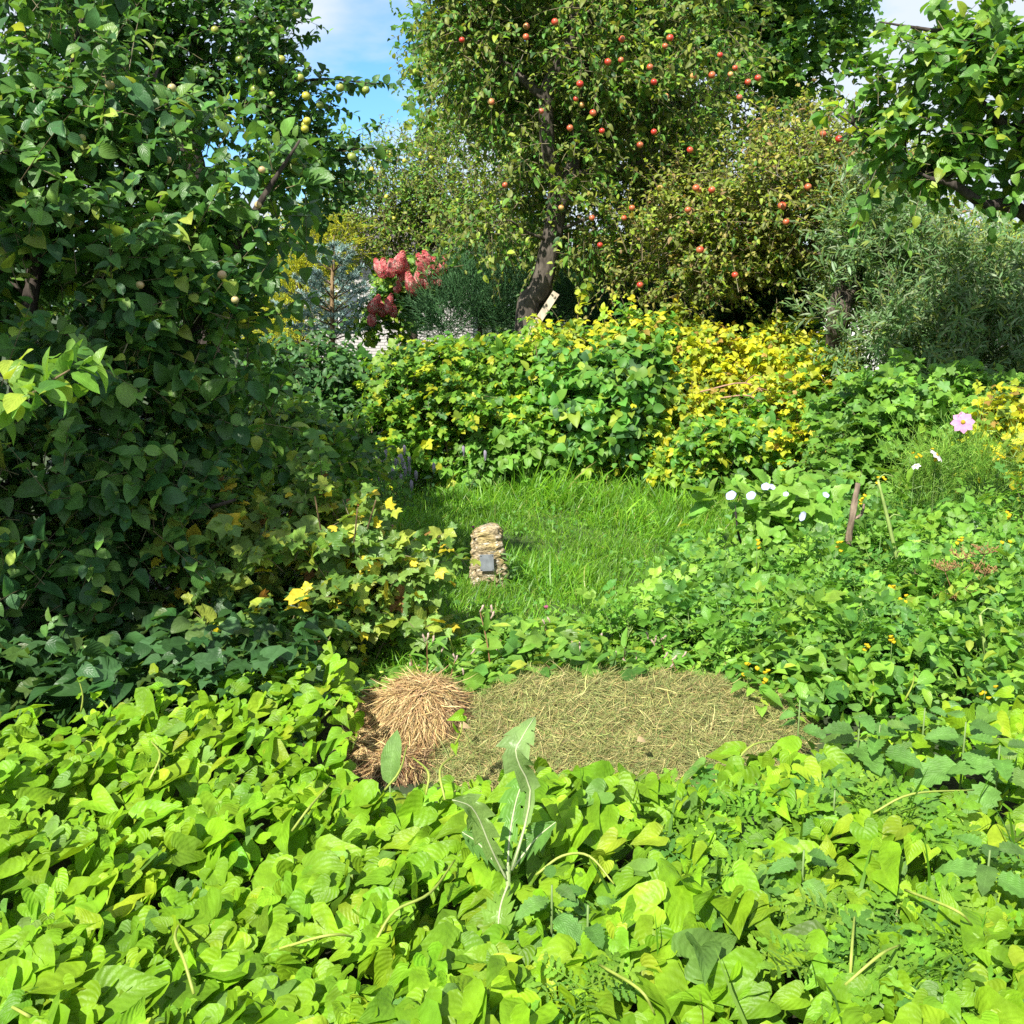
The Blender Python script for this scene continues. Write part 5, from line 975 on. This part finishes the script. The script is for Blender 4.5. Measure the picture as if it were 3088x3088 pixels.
# ------------------------------------------------------------------ bindweed carpet in front
def bind_h(x, y): return .27 + .05 * np.sin(x * 3.3 + .5) * np.sin(y * 2.9) + .03 * np.sin(x * 8 + y * 5) + .02 * np.sin(y * 11 - x * 6)
def bind_far(x): return np.interp(x, [-2.4, -1.6, -1.1, -.75, -.60, -.53, -.28, 0, .35, .7, 1.0, 1.6, 2.2], [3.2, 3.5, 3.85, 4.05, 3.8, 3.1, 2.98, 2.95, 3.0, 3.1, 3.25, 3.6, 3.8])
GAIN = 1.0
BP = [((.16, .31, .012), 4), ((.19, .335, .014), 3), ((.13, .27, .014), 2.2), ((.235, .345, .018), .8), ((.12, .235, .04), .7)]
bw = thing('bindweed_carpet', 'bright green carpet of arrow shaped bindweed leaves filling the foreground', 'bindweed', (0, 2.4, 0)); bw['bias'] = .5
N0 = 9500; y = 1.05 + 3.1 * rng.random(N0) ** 1.05; x = rng.uniform(-1, 1, N0) * (.62 * y + .15); ok = y < bind_far(x) + rng.normal(0, .04, N0)
sparse = (x > .25) & (rng.random(N0) < .35); ok &= ~sparse; x, y = x[ok], y[ok]; n = len(x); edge = np.clip((bind_far(x) - y) / .2, .55, 1)
lay = rng.random(n); z = bind_h(x, y) * edge + .03 - .20 * lay ** 2.2; z = np.maximum(z, .03)
D = np.column_stack([rng.normal(-.35, .75, n), rng.normal(-.55, .7, n), rng.normal(-.28, .3, n)])
Nn = np.column_stack([rng.normal(-.25, .36, n), rng.normal(-.42, .36, n), np.full(n, .85)])
S = .074 * np.exp(rng.normal(0, .30, n)) * np.interp(y, [1.2, 2.2, 3.6], [1.12, 1.0, .82]) * np.where(lay > .6, .9, 1)
put_leaves(bw, T_BIND, np.column_stack([x, y, z]), D, Nn, S, palette(n, BP, .16), M_BIND, BP, 300, 'bindweed_leaf', 'foliage', 'leaf')
# the litter and shaded soil hump under the leaves
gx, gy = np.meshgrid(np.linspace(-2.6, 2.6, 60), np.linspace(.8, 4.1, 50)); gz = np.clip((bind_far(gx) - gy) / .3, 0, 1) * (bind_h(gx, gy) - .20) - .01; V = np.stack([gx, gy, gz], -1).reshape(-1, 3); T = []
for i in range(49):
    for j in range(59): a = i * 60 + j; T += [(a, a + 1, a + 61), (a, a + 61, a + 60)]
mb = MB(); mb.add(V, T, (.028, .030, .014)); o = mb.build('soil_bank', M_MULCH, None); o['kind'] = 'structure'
VC = (.27, .33, .06)
def vine(pts, z0=.30, lift=.08, leaves=0, r=.0035):
    P = []; k = len(pts)
    for i, (a, b) in enumerate(pts): P.append(Wz(a, b, z0 + lift * math.sin(math.pi * i / max(1, k - 1))))
    V, T, U = tube(P, [r] * (k - 1) + [r * .6], 5, 5); mb = MB(); mb.add(V, T, VC, U); mb.build('vine', M_STEM, bw)
for pts in ([(375, 942), (395, 911), (430, 893), (455, 860)], [(536, 875), (562, 856), (589, 856), (614, 884)], [(730, 769), (753, 745), (789, 739)], [(873, 813), (912, 794), (974, 790)], [(850, 981), (852, 946), (855, 911)], [(194, 994), (184, 960), (175, 937), (182, 919)], [(292, 831), (309, 808), (331, 783)], [(426, 795), (428, 772), (412, 757)], [(445, 800), (440, 770), (455, 755)], [(905, 890), (955, 910), (972, 925)], [(385, 790), (400, 770), (407, 745)], [(275, 950), (330, 935), (360, 938)], [(150, 780), (160, 755), (150, 740)], [(600, 965), (640, 990), (655, 1015)], [(845, 985), (880, 955), (900, 945)], [(0, 1000), (25, 1014), (40, 1022)]): vine(pts, .31, .05)
for (xa, ya), (xb, yb_) in (((81, 712), (79, 680)), ((110, 712), (96, 697)), ((22, 750), (30, 725)), ((160, 690), (155, 672)), ((870, 705), (872, 675)), ((905, 700), (915, 668)), ((455, 745), (462, 715)), ((320, 720), (345, 690))):
    a, b = Wz(xa, ya, .24), Wz(xb, yb_, .24); b = W(xb, yb_, a[1]); V, T, U = tube([a, (a + b) / 2 + [.01, 0, 0], b], [.004, .003, .002], 5, 3); mb = MB(); mb.add(V, T, VC, U); mb.build('vine', M_STEM, bw)
    Q = np.array([a, (a + b) / 2, b, b]); lm = leaf_meshes('bindweed_leaf', T_BIND, BP, M_BIND)
    for q in Q:
        d = unit(nrm(1)[0] + [0, -.3, .1]); s_, d_, n_ = frames(d[None], np.array([[-.4, -.6, .7]]) + nrm(1) * .3); m = Matrix.Identity(4); z_ = .042 * rng.uniform(.7, 1.2); o0 = np.array(bw['origin'])
        for r_ in range(3): m[r_][0] = s_[0, r_] * z_; m[r_][1] = d_[0, r_] * z_; m[r_][2] = n_[0, r_] * z_; m[r_][3] = q[r_] - o0[r_]
        child('leaf', lm[int(rng.integers(len(lm)))][1], bw, mat4=m)

# ------------------------------------------------------------------ nettles, silverweed and other weeds in the carpet
def nettle(px_, py_, z0, size, d, pairs=4, h=.16, yaw=0):
    t = Wz(px_, py_, z0); b = t * [1, 1, 0]; r = thing('nettle', 'stinging nettle ' + d, 'nettle', b); b3 = t - [0, 0, h + .1]
    V, T, U = tube([b, b3, t], [.004, .0038, .0025], 5, 2); mb = MB(); mb.add(V, T, (.13, .20, .06), U); mb.build('stem', M_STEM, r); lm = leaf_meshes('nettle_leaf', T_NETTLE, [((.10, .23, .04), 3), ((.13, .27, .045), 2)], M_NETTLE); o0 = np.array(r['origin'])
    for k in range(pairs):
        for q in (0, 1):
            a = yaw + k * 1.57 + q * 3.14159 + rng.normal() * .2; f = k / max(1, pairs - 1); s_ = size * (1.05 - .55 * f) * rng.uniform(.9, 1.1); p = t - [0, 0, h * (1 - f)]
            d_ = np.array([math.cos(a), math.sin(a), -.25 + .5 * f]); p = p + d_ * .02; S_, D_, N_ = frames(d_[None], np.array([[-.15, -.35, 1.0]])); m = Matrix.Identity(4)
            for r_ in range(3): m[r_][0] = S_[0, r_] * s_; m[r_][1] = D_[0, r_] * s_; m[r_][2] = N_[0, r_] * s_; m[r_][3] = p[r_] - o0[r_]
            child('leaf', lm[int(rng.integers(len(lm)))][1], r, mat4=m)
for a in ((552, 885, .36, .105, 'in the middle of the carpet under an arching vine', 4, .10, .6), (588, 905, .34, .085, 'with one big leaf right of the centre', 3, .08, .2), (860, 716, .42, .155, 'with huge leaves at the right end of the hay heap', 4, .14, .15), (880, 725, .40, .125, 'crowding behind the biggest one at the hay heap', 4, .12, 1.0), (966, 722, .42, .15, 'with dark broad leaves at the right edge below the bed', 4, .13, .3), (1000, 745, .40, .13, 'at the far right edge beside the broad ones', 4, .12, .9),
          (925, 708, .40, .115, 'between the two big clumps at the right', 4, .12, .5), (804, 850, .37, .10, 'alone in the middle of the right half of the carpet', 4, .10, .2), (990, 850, .38, .125, 'with curled grey leaves at the right edge', 4, .1, 1.1), (425, 1008, .33, .115, 'cut off by the bottom of the picture left of centre', 3, .08, .1), (835, 790, .36, .08, 'small one among feathery silverweed', 3, .08, .4), (800, 700, .34, .10, 'tall one behind the right end of the hay heap', 4, .14, .7)): nettle(*a)
SPAL = [((.14, .30, .022), 3), ((.17, .33, .03), 2), ((.11, .25, .035), 1.4)]
def silver(px_, py_, z0, d, nl=6, size=.155, i=0):
    t = Wz(px_, py_, z0); r = thing('silverweed', 'feathery silverweed ' + d, 'silverweed', t * [1, 1, 0]); lm = leaf_meshes('silverweed_leaf', T_SILVER, SPAL, M_NETTLE, 3); o0 = np.array(r['origin']); c = t - [0, 0, .10]
    mb = MB(); V, T, U = tube([t * [1, 1, 0], c], [.004, .003], 5, 1); mb.add(V, T, (.16, .2, .06), U); mb.build('stem', M_STEM, r)
    for k in range(nl):
        a = k * 6.283 / nl + rng.normal() * .3; d_ = np.array([math.cos(a), math.sin(a), rng.uniform(.15, .75)]); d_ = unit(d_); s_ = size * rng.uniform(.8, 1.15); S_, D_, N_ = frames(d_[None], np.array([[-.3, -.6, 1.0]]) - [[math.cos(a) * .25, math.sin(a) * .25, 0]]); m = Matrix.Identity(4)
        for r_ in range(3): m[r_][0] = S_[0, r_] * s_; m[r_][1] = D_[0, r_] * s_; m[r_][2] = N_[0, r_] * s_; m[r_][3] = c[r_] - o0[r_]
        child('leaf', lm[int(rng.integers(len(lm)))][1], r, mat4=m)
SV = [(781, 889, 'upright with dark pairs of leaflets below the lone nettle'), (935, 955, 'in front at the lower right'), (973, 965, 'nearest the lower right corner'), (855, 768, 'below the big nettles at the right'), (883, 778, 'right behind the curving yellow vine'), (717, 790, 'in front of the right part of the hay heap'), (742, 822, 'in a loose clump right of the centre'), (706, 845, 'left of the lone nettle'), (868, 890, 'in the thick of the right half'), (900, 870, 'under the pale curving vine'), (973, 835, 'beside the curled grey nettle'), (882, 1000, 'at the bottom right beside broad leaves'), (560, 822, 'just right of the sow thistle'), (627, 785, 'in front of the middle of the hay heap'), (650, 800, 'in a patch in front of the hay heap'), (507, 990, 'at the bottom centre'), (480, 975, 'left of the bottom centre one'), (585, 945, 'low between big pale leaves'), (634, 875, 'small in the shade right of the arching vine'), (775, 785, 'close to the front right of the hay heap'), (800, 775, 'touching the front of the hay heap on the right'), (690, 775, 'tucked against the front of the hay heap'), (930, 800, 'beneath the bright heart shaped leaf'), (825, 930, 'with twisted leaves near the upright vine'), (120, 985, 'small at the lower left'), (910, 925, 'behind the two lower right ones'), (985, 905, 'near the right edge above the corner')]
for i, (a, b, d) in enumerate(SV): silver(a, b, .36, d, 6 + (i % 3), .15 if a > 640 else .12, i)
# sow thistle with long toothed leaves
sb2 = Wz(508, 885, .30); so = thing('sow_thistle', 'tall sow thistle with long jagged leaves rising in the centre foreground', 'plant', sb2 * [1, 1, 0])
def longleaf(root, pts, wd, col, tm=0, depth=0.0, name='leaf', mat=M_NEAR):
    P = [Wz(a, b, z) if len(q) == 3 else W(a, b, q[3]) for q in pts for a, b, z in [q[:3]]]
    P = np.array(P); n = 22; t = np.linspace(0, 1, n); k = len(P) - 1; Q = []
    E = np.vstack([2 * P[0] - P[1], P, 2 * P[-1] - P[-2]])
    for u in t * k:
        i = min(int(u), k - 1); f = u - i; a, b, c, d = E[i], E[i + 1], E[i + 2], E[i + 3]; Q.append(.5 * (2 * b + (c - a) * f + (2 * a - 5 * b + 4 * c - d) * f * f + (3 * b - a - 3 * c + d) * f ** 3))
    Q = np.array(Q); Tn = unit(np.gradient(Q, axis=0)); view = unit(CAM - Q); Nn = unit(view * .5 + SUN_DIR * .8 + [0, 0, .1]); sd = unit(np.cross(Tn, Nn)); Nn = np.cross(sd, Tn)
    prof = np.clip(np.sin(np.clip(t, .02, 1) ** 1.5 * math.pi * .97), .12, 1) * wd; prof *= np.where(np.arange(n) % 3 == 1, 1.25, np.where(np.arange(n) % 3 == 0, .62, .95)); prof[-1] = .001
    V = []; U = []
    for i in range(n):
        for q in (-1, -.5, 0, .5, 1): back = -.02 * (abs(q) == 1) * (i % 3 == 1); V.append(Q[i] + sd[i] * q * prof[i] + Nn[i] * (.35 * abs(q) * prof[i]) + Tn[i] * back); U.append((q, t[i]))
    T = []
    for i in range(n - 1):
        for j in range(4): a = i * 5 + j; T += [(a, a + 1, a + 6), (a, a + 6, a + 5)]
    mb = MB(); mb.add(V, T, col, np.array(U)); lf = mb.build(name, mat, root)
    mid = Q + Nn * .001; V, T, U = tube(mid[::3], np.linspace(.0032, .001, len(mid[::3])), 4, 2); mb = MB(); mb.add(V, T, (.42, .46, .26), U); o = mb.build('midrib', M_STEM, root); o.parent = lf
y0 = sb2[1]
longleaf(so, [(512, 870, 0, y0), (531, 797, 0, y0 + .02), (516, 757, 0, y0), (522, 738, 0, y0 + .02), (535, 717, 0, y0 + .08)], .035, (.20, .31, .10))
longleaf(so, [(508, 882, 0, y0), (492, 850, 0, y0 - .03), (474, 810, 0, y0 - .05), (452, 800, 0, y0 - .08)], .03, (.19, .30, .08))
longleaf(so, [(508, 870, 0, y0), (510, 835, 0, y0 + .03), (518, 795, 0, y0 + .1), (530, 770, 0, y0 + .15)], .032, (.11, .25, .035))
longleaf(so, [(508, 885, 0, y0), (500, 910, 0, y0 - .08), (497, 950, 0, y0 - .12)], .033, (.17, .31, .04))
longleaf(so, [(505, 875, 0, y0 + .02), (480, 845, 0, y0 + .05), (462, 832, 0, y0 + .06)], .025, (.10, .22, .04))
longleaf(so, [(512, 870, 0, y0 + .04), (535, 840, 0, y0 + .06), (556, 822, 0, y0 + .06)], .028, (.09, .20, .035))
V, T, U = tube([sb2 * [1, 1, 0], sb2 + [0, 0, .05]], [.007, .006], 6, 1); mb = MB(); mb.add(V, T, (.2, .27, .1), U); mb.build('stem', M_STEM, so)
dk = thing('dock_plant', 'single upright ribbed dock leaf in front of the straw mound', 'plant', Wz(390, 790, .2) * [1, 1, 0]); d0 = Wz(390, 785, .22); X, T, U = xform(T_DOCK[0], d0, (.03, .15, 1), .16, (-.3, -1, .2)); mb = MB(); mb.add(X, T, (.13, .24, .055), U); mb.build('leaf', M_NETTLE, dk)
V, T, U = tube([d0 * [1, 1, 0], d0], [.004, .003], 5, 1); mb = MB(); mb.add(V, T, (.15, .22, .07), U); mb.build('stem', M_STEM, dk)
# thin grass stalks and litter among the carpet
n = 110; x = rng.uniform(.1, 1.6, n); y = rng.uniform(1.6, 2.9, n); mb = MB(); scatter(mb, T_GRASS, np.column_stack([x, y, np.full(n, .16)]), nrm(n) * .35 + [0, 0, 1], nrm(n), rng.uniform(.15, .3, n), palette(n, GC, .15)); o = mb.build('wild_grass', M_GRASS, None); o['kind'] = 'stuff'; o['label'] = 'thin wild grass blades among the bindweed'
